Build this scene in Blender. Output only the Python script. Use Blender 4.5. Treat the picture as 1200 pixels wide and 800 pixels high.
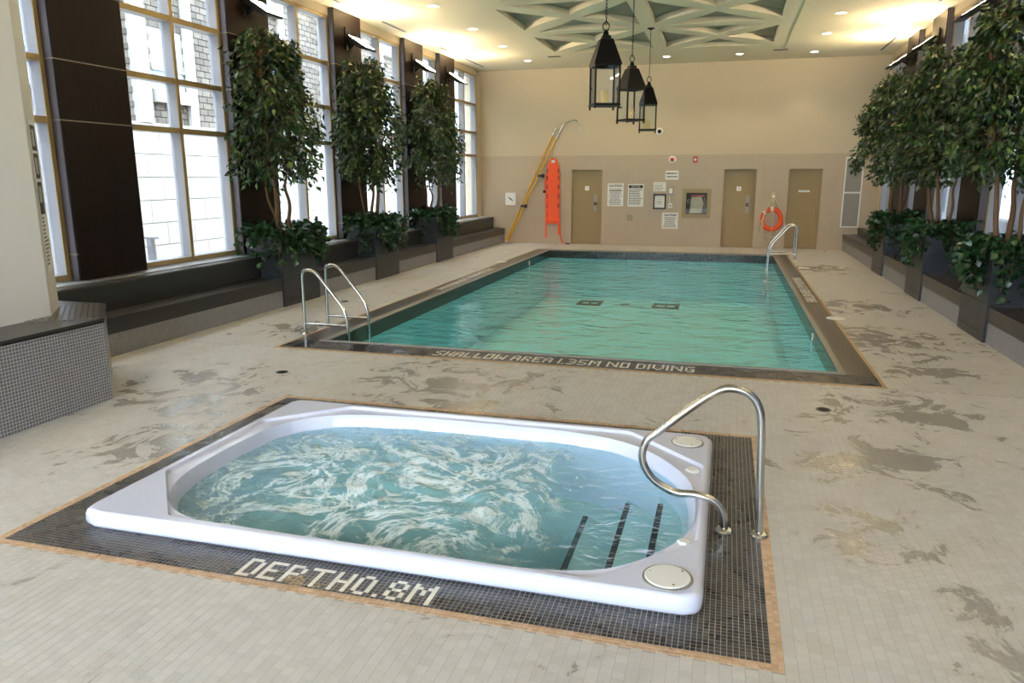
import bpy, bmesh, math, random
import numpy as np
from mathutils import Vector, Matrix, noise as mnoise

R = math.radians
scene = bpy.context.scene
COL = scene.collection
for o in list(bpy.data.objects):
    bpy.data.objects.remove(o, do_unlink=True)

# ------------------------------------------------------------------ camera
CAM_H = 1.9
pit, yaw, rol = R(12.39), R(15.83), R(-0.07)
fw = Vector((-math.sin(yaw)*math.cos(pit), math.cos(yaw)*math.cos(pit), -math.sin(pit)))
rt0 = Vector((math.cos(yaw), math.sin(yaw), 0)); up0 = rt0.cross(fw)
rt = rt0*math.cos(rol) + up0*math.sin(rol); up = -rt0*math.sin(rol) + up0*math.cos(rol)
cd = bpy.data.cameras.new('camera'); cam = bpy.data.objects.new('camera', cd); COL.objects.link(cam)
cd.sensor_width = 36; cd.sensor_fit = 'HORIZONTAL'; cd.lens = 875.4/1200*36; cd.clip_start = .05; cd.clip_end = 200
m = Matrix((rt, up, -fw)).transposed().to_4x4(); m.translation = (0, 0, CAM_H); cam.matrix_world = m
scene.camera = cam

def on_screen(p, mx=0):
    d = Vector(p) - Vector((0, 0, CAM_H)); z = d.dot(fw)
    if z < .1: return None
    return 600+875.4*d.dot(rt)/z, 400-875.4*d.dot(up)/z, z

# ------------------------------------------------------------------ world: bright overcast sky
SKY = 11.0
w = bpy.data.worlds.new('sky'); scene.world = w; w.use_nodes = True
bg = w.node_tree.nodes['Background']; bg.inputs[0].default_value = (.76, .88, 1, 1); bg.inputs[1].default_value = SKY

scene.view_settings.view_transform = 'Standard'
scene.view_settings.look = 'None'
scene.view_settings.gamma = 1
scene.view_settings.use_curve_mapping = False
scene.view_settings.exposure = 0.8

UPLIGHT = 110.0     # radiance of the wall uplight lenses
DOWNLIGHT = 42.0   # watts of a recessed downlight
WARM = (1.0, .74, .42)

def portal(x, y, z, sx, sy, rot):
    l = bpy.data.lights.new('window_portal', 'AREA'); l.shape = 'RECTANGLE'; l.size = sx; l.size_y = sy
    l.cycles.is_portal = True
    o = bpy.data.objects.new('window_portal', l); COL.objects.link(o); o.location = (x, y, z); o.rotation_euler = rot
    return o

# ------------------------------------------------------------------ helpers
def lin(h):
    h = h.lstrip('#'); v = [int(h[i:i+2], 16)/255 for i in (0, 2, 4)]
    return tuple(c/12.92 if c <= .04045 else ((c+.055)/1.055)**2.4 for c in v) + (1,)

class N:
    """small node-graph builder"""
    def __init__(s, name):
        s.m = bpy.data.materials.new(name); s.m.use_nodes = True; s.t = s.m.node_tree
        s.b = s.t.nodes['Principled BSDF']; s.out = s.t.nodes['Material Output']
    def n(s, typ, **kw):
        nd = s.t.nodes.new(typ)
        for k, v in kw.items():
            if k in nd.inputs.keys() if isinstance(k, str) else False: nd.inputs[k].default_value = v
            else: setattr(nd, k, v)
        return nd
    def l(s, a, b): s.t.links.new(a, b); return s
    def math(s, op, a, b=None, clamp=False):
        nd = s.t.nodes.new('ShaderNodeMath'); nd.operation = op; nd.use_clamp = clamp
        for i, v in enumerate((a, b)):
            if v is None: continue
            if isinstance(v, (int, float)): nd.inputs[i].default_value = v
            else: s.l(v, nd.inputs[i])
        return nd.outputs[0]
    def mix(s, f, a, b, blend='MIX'):
        nd = s.t.nodes.new('ShaderNodeMix'); nd.data_type = 'RGBA'; nd.blend_type = blend
        for i, v in ((0, f), (6, a), (7, b)):
            if isinstance(v, (int, float)): nd.inputs[i].default_value = v
            elif isinstance(v, tuple): nd.inputs[i].default_value = v
            else: s.l(v, nd.inputs[i])
        return nd.outputs[2]
    def ramp(s, f, stops):
        nd = s.t.nodes.new('ShaderNodeValToRGB'); e = nd.color_ramp.elements
        while len(e) < len(stops): e.new(.5)
        for i, (p, c) in enumerate(stops):
            e[i].position = p; e[i].color = c if isinstance(c, tuple) else (c, c, c, 1)
        s.l(f, nd.inputs[0]); return nd.outputs[0]
    def noise(s, scale, vec=None, detail=4, rough=.55, dist=0):
        nd = s.t.nodes.new('ShaderNodeTexNoise'); nd.inputs['Scale'].default_value = scale
        nd.inputs['Detail'].default_value = detail; nd.inputs['Roughness'].default_value = rough; nd.inputs['Distortion'].default_value = dist
        if vec is not None: s.l(vec, nd.inputs['Vector'])
        return nd.outputs['Fac']
    def pos(s): return s.t.nodes.new('ShaderNodeNewGeometry').outputs['Position']
    def bump(s, h, strength=.3, dist=.01):
        nd = s.t.nodes.new('ShaderNodeBump'); nd.inputs['Strength'].default_value = strength; nd.inputs['Distance'].default_value = dist
        s.l(h, nd.inputs['Height']); s.l(nd.outputs[0], s.b.inputs['Normal']); return nd.outputs[0]
    def schlick(s, f0, normal=None):
        lw = s.t.nodes.new('ShaderNodeLayerWeight'); lw.inputs[0].default_value = .5
        if normal is not None: s.l(normal, lw.inputs['Normal'])
        return s.math('ADD', f0, s.math('MULTIPLY', s.math('POWER', lw.outputs['Facing'], 5), 1-f0))
    def scaled(s, vec, sc):
        nd = s.t.nodes.new('ShaderNodeMapping'); nd.inputs['Scale'].default_value = sc; s.l(vec, nd.inputs['Vector']); return nd.outputs[0]

M = {}
def simple(name, col, rough=.5, metal=0., var=0., vscale=6., bump=0., spec=None, coat=0):
    g = N(name); c = lin(col) if isinstance(col, str) else tuple(col)+(1,)*(4-len(col))
    g.b.inputs['Roughness'].default_value = rough; g.b.inputs['Metallic'].default_value = metal
    if spec is not None: g.b.inputs['Specular IOR Level'].default_value = spec
    if coat: g.b.inputs['Coat Weight'].default_value = coat; g.b.inputs['Coat Roughness'].default_value = .1
    nz = g.noise(vscale, g.pos())
    f = g.math('MULTIPLY', nz, var if var else .06)
    dark = tuple(x*.7 for x in c[:3])+(1,)
    g.l(g.mix(f, c, dark), g.b.inputs['Base Color'])
    if bump: g.bump(nz, bump)
    M[name] = g.m; return g

def mosaic_mat(name, tile, grout, pitch, uv, rough=.4, gap=.09, var=.25):
    """flat mosaic for surfaces whose tiles are too small to be built. uv: which world axes ('yz','xz','xy')"""
    g = N(name); p = g.pos(); sep = g.n('ShaderNodeSeparateXYZ'); g.l(p, sep.inputs[0])
    cmb = g.n('ShaderNodeCombineXYZ'); ax = {'x': 0, 'y': 1, 'z': 2}
    g.l(sep.outputs[ax[uv[0]]], cmb.inputs[0]); g.l(sep.outputs[ax[uv[1]]], cmb.inputs[1])
    br = g.n('ShaderNodeTexBrick'); br.offset = 0; br.inputs['Scale'].default_value = 1/pitch
    br.inputs['Brick Width'].default_value = 1; br.inputs['Row Height'].default_value = 1
    br.inputs['Mortar Size'].default_value = gap/2; br.inputs['Mortar Smooth'].default_value = .1; br.inputs['Bias'].default_value = 0
    t = lin(tile); br.inputs['Color1'].default_value = t; br.inputs['Color2'].default_value = tuple(x*(1-var) for x in t[:3])+(1,)
    br.inputs['Mortar'].default_value = lin(grout); g.l(cmb.outputs[0], br.inputs['Vector'])
    nz = g.noise(2.2, p); c = g.mix(g.math('MULTIPLY', nz, .25), br.outputs['Color'], tuple(x*.6 for x in t[:3])+(1,))
    g.l(c, g.b.inputs['Base Color']); g.b.inputs['Roughness'].default_value = rough
    g.bump(g.math('SUBTRACT', 1, br.outputs['Fac']), .25, .004)
    M[name] = g.m; return g

class MB:
    def __init__(s): s.v = []; s.f = []; s.mi = []; s.cur = 0
    def quad(s, *p):
        b = len(s.v); s.v += [tuple(q) for q in p]; s.f.append(tuple(range(b, b+len(p)))); s.mi.append(s.cur); return s
    def box(s, x0, x1, y0, y1, z0, z1):
        x0, x1 = min(x0, x1), max(x0, x1); y0, y1 = min(y0, y1), max(y0, y1); z0, z1 = min(z0, z1), max(z0, z1)
        b = len(s.v)
        s.v += [(x0,y0,z0),(x1,y0,z0),(x1,y1,z0),(x0,y1,z0),(x0,y0,z1),(x1,y0,z1),(x1,y1,z1),(x0,y1,z1)]
        for f in ((0,3,2,1),(4,5,6,7),(0,1,5,4),(1,2,6,5),(2,3,7,6),(3,0,4,7)):
            s.f.append(tuple(b+i for i in f)); s.mi.append(s.cur)
        return s
    def prism(s, poly, z0, z1, axis='z'):
        """extrude a 2-D polygon; axis z: (x,y); y: (x,z) ; x: (y,z)"""
        n = len(poly); b = len(s.v)
        mk = {'z': lambda p, h: (p[0], p[1], h), 'y': lambda p, h: (p[0], h, p[1]), 'x': lambda p, h: (h, p[0], p[1])}[axis]
        s.v += [mk(p, z0) for p in poly] + [mk(p, z1) for p in poly]
        s.f.append(tuple(b+i for i in range(n))[::-1]); s.f.append(tuple(b+n+i for i in range(n))); s.mi += [s.cur]*2
        for i in range(n):
            j = (i+1) % n; s.f.append((b+i, b+j, b+n+j, b+n+i)); s.mi.append(s.cur)
        return s
    def rings(s, rings, closed=True, cap0=False, cap1=False):
        b = len(s.v); n = len(rings[0])
        for r in rings: s.v += [tuple(p) for p in r]
        for k in range(len(rings)-1):
            for i in range(n if closed else n-1):
                j = (i+1) % n
                s.f.append((b+k*n+i, b+k*n+j, b+(k+1)*n+j, b+(k+1)*n+i)); s.mi.append(s.cur)
        if cap0: s.f.append(tuple(b+i for i in range(n))[::-1]); s.mi.append(s.cur)
        if cap1: s.f.append(tuple(b+(len(rings)-1)*n+i for i in range(n))); s.mi.append(s.cur)
        return s
    def tube(s, path, r, n=8, cap=True, closed=False):
        P = [Vector(p) for p in path]; rs = r if isinstance(r, (list, tuple)) else [r]*len(P); out = []
        T = []
        for i in range(len(P)):
            a = P[i-1] if i or closed else P[i]; c = P[(i+1) % len(P)] if i < len(P)-1 or closed else P[i]
            T.append((c-a).normalized())
        nrm = T[0].orthogonal().normalized()
        for i, p in enumerate(P):
            nrm = (nrm - T[i]*nrm.dot(T[i])).normalized(); bn = T[i].cross(nrm)
            out.append([p + (nrm*math.cos(2*math.pi*k/n) + bn*math.sin(2*math.pi*k/n))*rs[i] for k in range(n)])
        if closed: out.append(out[0])
        return s.rings(out, True, cap and not closed, cap and not closed)
    def lathe(s, prof, c=(0,0,0), n=20, axis='z'):
        out = []
        for r, h in prof:
            ring = []
            for k in range(n):
                a = 2*math.pi*k/n; x, y = r*math.cos(a), r*math.sin(a)
                q = {'z': (x, y, h), 'y': (x, -h, y), 'x': (h, x, y)}[axis]
                ring.append((c[0]+q[0], c[1]+q[1], c[2]+q[2]))
            out.append(ring)
        return s.rings(out, True, True, True)
    def mesh(s, name, mats, smooth=False):
        me = bpy.data.meshes.new(name); me.from_pydata(s.v, [], s.f)
        for mt in (mats if isinstance(mats, (list, tuple)) else [mats]): me.materials.append(M[mt])
        if any(s.mi): me.polygons.foreach_set('material_index', s.mi)
        bm = bmesh.new(); bm.from_mesh(me); bmesh.ops.recalc_face_normals(bm, faces=bm.faces[:]); bm.to_mesh(me); bm.free()
        if smooth: sm(me, smooth)
        me.update(); return me
    def build(s, name, mats, parent=None, smooth=False):
        return link(name, s.mesh(name, mats, smooth), parent)

def sm(me, ang=True):
    me.polygons.foreach_set('use_smooth', [True]*len(me.polygons))
    if ang is True: ang = 40
    if ang < 180:
        try: me.set_sharp_from_angle(angle=R(ang))
        except Exception: pass

def link(name, me, parent=None, loc=None):
    o = bpy.data.objects.new(name, me); COL.objects.link(o)
    if parent is not None: o.parent = parent
    if loc is not None: o.location = loc
    return o

def tag(o, label, cat, group=None, kind=None):
    o['label'] = label; o['category'] = cat
    if group: o['group'] = group
    if kind: o['kind'] = kind
    return o
def thing(name, label, cat, loc=(0,0,0), rz=0, group=None):
    o = bpy.data.objects.new(name, None); COL.objects.link(o); o.location = loc; o.rotation_euler = (0, 0, rz); o.empty_display_size = .1
    return tag(o, label, cat, group)
def struct(o, label=None, cat=None):
    o['kind'] = 'structure'
    if label: o['label'] = label
    if cat: o['category'] = cat
    return o
def root(name, loc=(0,0,0)):
    o = bpy.data.objects.new(name, None); COL.objects.link(o); o.location = loc; o.empty_display_size = .1; return o

def arc(c, r, a0, a1, n=8):
    return [(c[0]+r*math.cos(R(a0+(a1-a0)*i/n)), c[1]+r*math.sin(R(a0+(a1-a0)*i/n))) for i in range(n+1)]

def spline(pts, n=8, closed=False):
    P = [Vector(p) for p in pts]; out = []; L = len(P)
    for i in range(L if closed else L-1):
        g = (lambda k: P[k % L]) if closed else (lambda k: P[max(0, min(L-1, k))])
        a, b, c, d = g(i-1), g(i), g(i+1), g(i+2)
        for k in range(n):
            t = k/n
            out.append(.5*((2*b)+(c-a)*t+(2*a-5*b+4*c-d)*t*t+(3*b-a-3*c+d)*t**3))
    if not closed: out.append(P[-1])
    return out

def text_mesh(txt, size, mat, align='CENTER', space=1.0, bold=0):
    cu = bpy.data.curves.new('text', 'FONT'); cu.body = txt; cu.size = size; cu.align_x = align; cu.align_y = 'CENTER'; cu.space_line = space
    cu.resolution_u = 2; cu.offset = bold
    o = bpy.data.objects.new('text', cu); COL.objects.link(o)
    bpy.context.view_layer.update()
    me = bpy.data.meshes.new_from_object(o.evaluated_get(bpy.context.evaluated_depsgraph_get()))
    bpy.data.objects.remove(o, do_unlink=True); bpy.data.curves.remove(cu)
    me.materials.clear(); me.materials.append(M[mat]); return me

def tiles_mesh(name, org, mat, size, h, frame='xy', gap=.002, bev=.0012, tint=True, seed=1):
    """many small tiles as one mesh. org: list of centres (3-D); size: (a,b) pitch; frame picks the two tile axes and the normal"""
    org = np.array(org, float)
    A = {'xy': ((1,0,0),(0,1,0),(0,0,1)), 'yz+': ((0,1,0),(0,0,1),(1,0,0))}[frame]
    u, v, nn = [np.array(a, float) for a in A]; a = (size[0]-gap)/2; b = (size[1]-gap)/2
    cs = [(-1,-1),(1,-1),(1,1),(-1,1)]
    off = np.array([u*a*i+v*b*j-nn*h for i, j in cs]+[u*(a-bev)*i+v*(b-bev)*j for i, j in cs])
    n = len(org); V = (org[:,None,:]+off[None]).reshape(-1, 3)
    F = np.array([(4,5,6,7),(0,1,5,4),(1,2,6,5),(2,3,7,6),(3,0,4,7)])
    F = (np.arange(n)[:,None,None]*8+F[None]).reshape(-1, 4)
    me = bpy.data.meshes.new(name); me.vertices.add(len(V)); me.vertices.foreach_set('co', V.ravel())
    me.loops.add(F.size); me.loops.foreach_set('vertex_index', F.ravel().astype(np.int32))
    me.polygons.add(len(F)); me.polygons.foreach_set('loop_start', np.arange(0, F.size, 4, dtype=np.int32))
    me.polygons.foreach_set('loop_total', np.full(len(F), 4, np.int32))
    me.polygons.foreach_set('use_smooth', np.zeros(len(F), bool)); me.update(calc_edges=True); me.materials.append(M[mat])
    if tint:
        at = me.attributes.new('tint', 'FLOAT', 'FACE'); rnd = np.random.RandomState(seed).rand(n)
        at.data.foreach_set('value', np.repeat(rnd, 5).astype(np.float32))
    return me

# ------------------------------------------------------------------ materials
WET_SPOTS = [(1.05, 5.3, .95), (.95, 4.2, .65), (1.7, 9.6, 1.6), (2.0, 8.2, 1.0), (-2.3, 6.3, 1.5), (1.9, 12.0, 1.1), (-3.9, 4.2, .8), (1.2, 3.0, .35), (1.3, 3.5, .3), (-4.6, 5.6, 1.3), (1.4, 6.6, 1.0), (-5.1, 8.2, .9), (1.9,17,1.2)]
def deck_mat(name, mode):
    """beige deck tile; mode 'attr' reads the per-tile tint, 'obj' one object per tile, 'flat' draws far joints, 'grout' the bed"""
    g = N(name); p = g.pos()
    if mode == 'attr':
        a = g.n('ShaderNodeAttribute'); a.attribute_name = 'tint'; t = a.outputs['Fac']
    elif mode == 'obj': t = g.n('ShaderNodeObjectInfo').outputs['Random']
    else: t = g.noise(30, p)
    c = g.ramp(t, [(0, lin('#c0bfbd')), (.5, lin('#c6c5c3')), (1, lin('#cccbca'))])
    big = g.noise(.55, p, 3)
    c = g.mix(g.math('MULTIPLY', big, .5), c, lin('#bdb4a4'))
    if mode == 'grout': c = g.mix(.6, c, lin('#857f76'))
    if mode == 'flat':
        br = g.n('ShaderNodeTexBrick'); br.offset = .5; br.inputs['Scale'].default_value = 1/.05; br.inputs['Brick Width'].default_value = 1; br.inputs['Row Height'].default_value = 1
        br.inputs['Mortar Size'].default_value = .03; br.inputs['Color1'].default_value = (1,1,1,1); br.inputs['Color2'].default_value = (.94,.94,.94,1); br.inputs['Mortar'].default_value = (.68,.66,.62,1)
        mp = g.n('ShaderNodeMapping'); mp.inputs['Rotation'].default_value = (0,0,R(90)); g.l(p, mp.inputs[0]); g.l(mp.outputs[0], br.inputs['Vector'])
        c = g.mix(1, c, br.outputs['Color'], 'MULTIPLY')
    # splashed water: patches with a ragged outline near pool and tub
    blob = None
    for x, y, r in WET_SPOTS:
        d = g.n('ShaderNodeVectorMath', operation='DISTANCE'); g.l(p, d.inputs[0]); d.inputs[1].default_value = (x, y, 0)
        mr = g.n('ShaderNodeMapRange'); mr.inputs['From Min'].default_value = r; mr.inputs['From Max'].default_value = r*.2; g.l(d.outputs['Value'], mr.inputs['Value'])
        blob = mr.outputs[0] if blob is None else g.math('MAXIMUM', blob, mr.outputs[0])
    nz = g.noise(2.7, g.scaled(p, (1, .85, 1)), 8, .72, 1.0)
    s = g.math('ADD', nz, g.math('MULTIPLY', blob, .16))
    wet = g.ramp(s, [(.615, 0), (.66, 1)])
    damp = g.ramp(s, [(.50, 0), (.68, 1)])
    film = g.ramp(g.noise(2.3, p, 5, .6, .8), [(.56, 0), (.62, 1)])
    c = g.mix(g.math('MULTIPLY', damp, .22), c, lin('#8d8471'))
    c = g.mix(g.math('MULTIPLY', wet, .40), c, lin('#6f6757'))
    g.l(c, g.b.inputs['Base Color'])
    r1 = g.math('SUBTRACT', .46, g.math('MULTIPLY', film, .12))
    g.l(g.math('SUBTRACT', r1, g.math('MULTIPLY', wet, .27)), g.b.inputs['Roughness'])
    M[name] = g.m
deck_mat('deck_tile', 'attr'); deck_mat('deck_tile_single', 'obj'); deck_mat('deck_far', 'flat'); deck_mat('deck_grout', 'grout')

def tint_mat(name, stops, rough=.35, rv=.15):
    g = N(name); a = g.n('ShaderNodeAttribute'); a.attribute_name = 'tint'; p = g.pos()
    c = g.ramp(a.outputs['Fac'], [(k, lin(h)) for k, h in stops])
    nz = g.noise(3, p, 5, .6, 1)
    c = g.mix(g.math('MULTIPLY', nz, .3), c, lin(stops[0][1]))
    g.l(c, g.b.inputs['Base Color'])
    g.l(g.math('ADD', rough-rv, g.math('MULTIPLY', g.ramp(nz, [(.4, 0), (.6, 1)]), 2*rv)), g.b.inputs['Roughness']); M[name] = g.m
tint_mat('dark_mosaic', [(0, '#2b292b'), (.6, '#3a383a'), (1, '#4b494b')], .32)
tint_mat('tan_mosaic', [(0, '#bb9671'), (.6, '#c8a684'), (1, '#d3b597')], .4)
tint_mat('white_mosaic', [(0, '#e0dbcb'), (.6, '#e6e1d2'), (1, '#eeeadd')], .4, .05)
tint_mat('ext_brick', [(0, '#453f39'), (.5, '#534c44'), (1, '#615950')], .8, .05)
simple('mosaic_grout', '#8c8880', .8); simple('light_grout', '#c9c5bd', .8)
simple('ext_mortar', '#736c64', .9); simple('ext_stone', '#8b8780', .8, var=.2, vscale=2); simple('ext_stone_joint', '#4b4844', .9)
simple('ext_trim', '#93918d', .7); simple('ext_glass', '#7f95b3', .1, spec=.8); simple('ext_paving', '#b5aca4', .9, var=.2); simple('ext_dark', '#5b5a60', .6); simple('ext_glass_dark', '#28303c', .25); simple('ext_grey', '#3d434d', .8, var=.2, vscale=1)
mosaic_mat('bench_grey', '#85858a', '#b9b8b6', .025, 'yz')
mosaic_mat('bench_dark', '#1b1a1c', '#4f4c4a', .025, 'yz', .3)
mosaic_mat('tread_dark', '#302d2b', '#544f4b', .03, 'xy', .3)
mosaic_mat('pedestal_grey', '#707178', '#d2d1ce', .027, 'yz', .3, .13)
mosaic_mat('pedestal_end', '#6c6d72', '#bdbcb9', .027, 'xz', .3)
mosaic_mat('pool_border', '#4a443e', '#776e62', .024, 'xy', .3)
mosaic_mat('pool_band_x', '#1e2b22', '#2f3b2f', .025, 'yz', .2, var=.55)
mosaic_mat('pool_band_y', '#1e2b22', '#2f3b2f', .025, 'xz', .2, var=.55)
mosaic_mat('wall_tile', '#baa88f', '#ad9c84', .3, 'xz', .5, .02, .03)
simple('coping', '#8d8a84', .45, var=.3, vscale=20)
simple('plaster_cream', '#c6b79c', .75, var=.12, vscale=.8)
simple('plaster_white', '#dcdad2', .7, var=.08, vscale=1)
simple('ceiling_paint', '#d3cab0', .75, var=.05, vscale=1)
simple('coffer_back', '#8f8b7b', .85)  # darker than the ceiling paint: recess shade put into the colour
simple('door_paint', '#978158', .5, var=.1, vscale=2)
simple('mullion', '#8e8e95', .45, .2); simple('mullion_warm_front', '#a08a5c', .4, .4)  # tan of the mullion fronts: warm lamp light put into the colour
simple('sill_metal', '#c5c8cc', .3, .6)
simple('daylit_metal', '#5c575c', .35, .5)  # pilaster sides: reflected daylight put into the grey
simple('steel', '#c9c7c3', .2, 1.0, var=.05, vscale=30)
simple('black_metal', '#060606', .5, spec=.25); simple('black_plastic', '#151515', .5)
simple('trim_white', '#e9e8e3', .5); simple('paper', '#e6e5df', .7); simple('ink', '#1b1b1d', .7); simple('soft_ink', '#6d6d70', .7)
simple('orange_plastic', '#f2571a', .4); simple('orange_strap', '#f4562b', .6); simple('yellow_paint', '#e0aa1c', .35); simple('red_plastic', '#b3151b', .35)
simple('rope', '#cfc3a0', .85); simple('candle_wax', '#e2c88a', .6); simple('box_tan', '#9d8d6b', .6); simple('grille_grey', '#9a9488', .6)
simple('tan_strip', '#b3936a', .45); simple('soil', '#1e1713', .95, var=.5, vscale=40)
simple('bark', '#6e5138', .85, var=.7, vscale=25, bump=.5)
simple('tub_acrylic', '#dcdff2', .22, var=.0, coat=.3)
simple('tub_acrylic_floor', '#c6e3ea', .3)
simple('pool_plaster', '#a4effb', .7, var=.1, vscale=2)
simple('step_black', '#0a0a0b', .5)
simple('brown_strip', '#8e8275', .4, .5); simple('tread_plain', '#5d5751', .3)
simple('fabric_pale', '#bdb8a4', .8); simple('shelf_dark', '#17171a', .6); simple('steel_dark', '#4b4743', .5, .5)
# dark stained wood
g = N('dark_wood'); p = g.pos(); gr = g.noise(3, g.scaled(p, (8, 8, .5)), 6, .6)
g.l(g.ramp(gr, [(.3, lin('#0d0705')), (.7, lin('#1c0f0a'))]), g.b.inputs['Base Color']); g.b.inputs['Roughness'].default_value = .42; g.b.inputs['Specular IOR Level'].default_value = .16; M['dark_wood'] = g.m
# slate slabs
g = N('slate'); p = g.pos(); a = g.noise(2.5, p, 6, .6, 1); b = g.n('ShaderNodeObjectInfo').outputs['Random']
c = g.ramp(a, [(.3, lin('#222529')), (.7, lin('#383c42'))]); c = g.mix(g.math('MULTIPLY', b, .4), c, lin('#1d1f22'))
g.l(c, g.b.inputs['Base Color']); g.b.inputs['Roughness'].default_value = .4; g.bump(a, .1); M['slate'] = g.m
# leaves
def leaf_mat(name, a, b, c_):
    g = N(name); at = g.n('ShaderNodeAttribute'); at.attribute_name = 'tint'
    g.l(g.ramp(at.outputs['Fac'], [(0, lin(a)), (.6, lin(b)), (1, lin(c_))]), g.b.inputs['Base Color'])
    g.b.inputs['Roughness'].default_value = .33; M[name] = g.m
leaf_mat('ficus_leaf', '#13240a', '#24431a', '#637a2c'); leaf_mat('ivy_leaf', '#0f2813', '#1b421f', '#35683a')
# window glass: thin pane, clear with a mirror reflection at grazing angles
g = N('window_glass'); tr = g.n('ShaderNodeBsdfTransparent'); tr.inputs[0].default_value = (.97, .985, .98, 1); gl = g.n('ShaderNodeBsdfGlossy'); gl.inputs['Roughness'].default_value = .0
mx = g.n('ShaderNodeMixShader'); g.l(g.schlick(.04), mx.inputs[0]); g.l(tr.outputs[0], mx.inputs[1]); g.l(gl.outputs[0], mx.inputs[2]); g.l(mx.outputs[0], g.out.inputs[0]); M['window_glass'] = g.m
# pool water surface
def water_mat(name, tint, bscale, bstr, foam=False):
    g = N(name); p = g.pos()
    n1 = g.noise(bscale, g.scaled(p, (1, 1.5, 1)), 3, .5, .8); n2 = g.noise(bscale*3.1, p, 2, .5, .5)
    h = g.math('ADD', n1, g.math('MULTIPLY', n2, .3))
    bp = g.n('ShaderNodeBump'); bp.inputs['Strength'].default_value = bstr; bp.inputs['Distance'].default_value = .1; g.l(h, bp.inputs['Height'])
    tr = g.n('ShaderNodeBsdfTransparent'); tr.inputs[0].default_value = tint
    gl = g.n('ShaderNodeBsdfGlossy'); gl.inputs['Roughness'].default_value = .04; g.l(bp.outputs[0], gl.inputs['Normal'])
    mx = g.n('ShaderNodeMixShader'); g.l(g.schlick(.022, bp.outputs[0]), mx.inputs[0]); g.l(tr.outputs[0], mx.inputs[1]); g.l(gl.outputs[0], mx.inputs[2])
    last = mx.outputs[0]
    if foam:
        at = g.n('ShaderNodeAttribute'); at.attribute_name = 'foam'
        def ridge(sc, wd, ds):
            f = g.noise(sc, p, 9, .68, ds); return g.math('SUBTRACT', 1, g.math('MULTIPLY', g.math('ABSOLUTE', g.math('SUBTRACT', f, .5)), wd), True)
        f2 = g.noise(2.4, p, 9, .72, 1.0); patch = g.ramp(f2, [(.47, 0), (.75, 1)])
        rr_ = g.math('ADD', g.math('MULTIPLY', ridge(1.7, 17, 1.5), .80), g.math('MULTIPLY', ridge(3.8, 15, 1.0), .42))
        k = g.math('MULTIPLY', g.math('ADD', rr_, g.math('MULTIPLY', patch, .26)), at.outputs['Fac'], True)
        k = g.ramp(k, [(.24, 0), (1.0, .92)])
        df = g.n('ShaderNodeBsdfDiffuse'); df.inputs[0].default_value = (.86, .95, .98, 1)
        m2 = g.n('ShaderNodeMixShader'); g.l(k, m2.inputs[0]); g.l(last, m2.inputs[1]); g.l(df.outputs[0], m2.inputs[2]); last = m2.outputs[0]
        # suspended bubbles make the body of the water milky
        milk = g.n('ShaderNodeBsdfDiffuse'); milk.inputs[0].default_value = (.30, .62, .70, 1)
        m3 = g.n('ShaderNodeMixShader'); g.l(g.math('MULTIPLY', at.outputs['Fac'], .5), m3.inputs[0]); g.l(last, m3.inputs[1]); g.l(milk.outputs[0], m3.inputs[2])
        m4 = g.n('ShaderNodeMixShader'); g.l(k, m4.inputs[0]); g.l(m3.outputs[0], m4.inputs[1]); g.l(df.outputs[0], m4.inputs[2]); last = m4.outputs[0]
    g.l(last, g.out.inputs[0]); M[name] = g.m
water_mat('pool_water', (.80, .97, .96, 1), 1.7, .45); water_mat('tub_water', (.74, .93, .97, 1), 5, .5, True)
def emit(name, col, s):
    g = N(name); e = g.n('ShaderNodeEmission'); e.inputs[0].default_value = tuple(col)+(1,); e.inputs[1].default_value = s; g.l(e.outputs[0], g.out.inputs[0]); M[name] = g.m
emit('uplight_lens', (1, .80, .52), UPLIGHT); emit('downlight_bulb', (1, .9, .75), 9)

# ------------------------------------------------------------------ main dimensions
LX, RX, BY, FY, CH = -6.33, 3.0, 21.52, -5.0, 4.87
PX0, PX1, PY0, PY1 = -4.48, 1.16, 7.78, 19.45           # pool inner edge
BX0, BX1, BY0, BY1 = -4.88, 1.486, 7.353, 19.85         # dark pool border
TX0, TX1, TY0, TY1 = -3.652, .276, 2.823, 5.575         # dark tub border
HX0, HX1, HY0, HY1 = -3.38, 0.0, 3.05, 5.27             # tub rim outline
WATER = -.15

# ------------------------------------------------------------------ floor
floor = MB()
def slab(x0, x1, y0, y1, mi, z=0):
    floor.cur = mi; floor.box(x0, x1, y0, y1, -.2, z)
TILE_Y0, TILE_Y1 = .9, BY0-.05
GZ = -.0009
slab(-7.4, 4.1, FY, TILE_Y0, 0)
hx0, hx1, hy0, hy1 = HX0+.06, HX1-.06, HY0+.06, HY1-.06   # hole for the tub
slab(-7.4, 4.1, TILE_Y0, hy0, 1, GZ); slab(-7.4, hx0, hy0, hy1, 1, GZ); slab(hx1, 4.1, hy0, hy1, 1, GZ); slab(-7.4, 4.1, hy1, TILE_Y1, 1, GZ)
slab(-7.4, BX0-.03, TILE_Y1, BY1, 0); slab(BX1+.03, 4.1, TILE_Y1, BY1, 0); slab(-7.4, 4.1, BY1, BY+.3, 0)
fl = struct(floor.build('floor', ['deck_far', 'deck_grout']), 'beige mosaic tiled pool deck with wet patches', 'floor')
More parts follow.
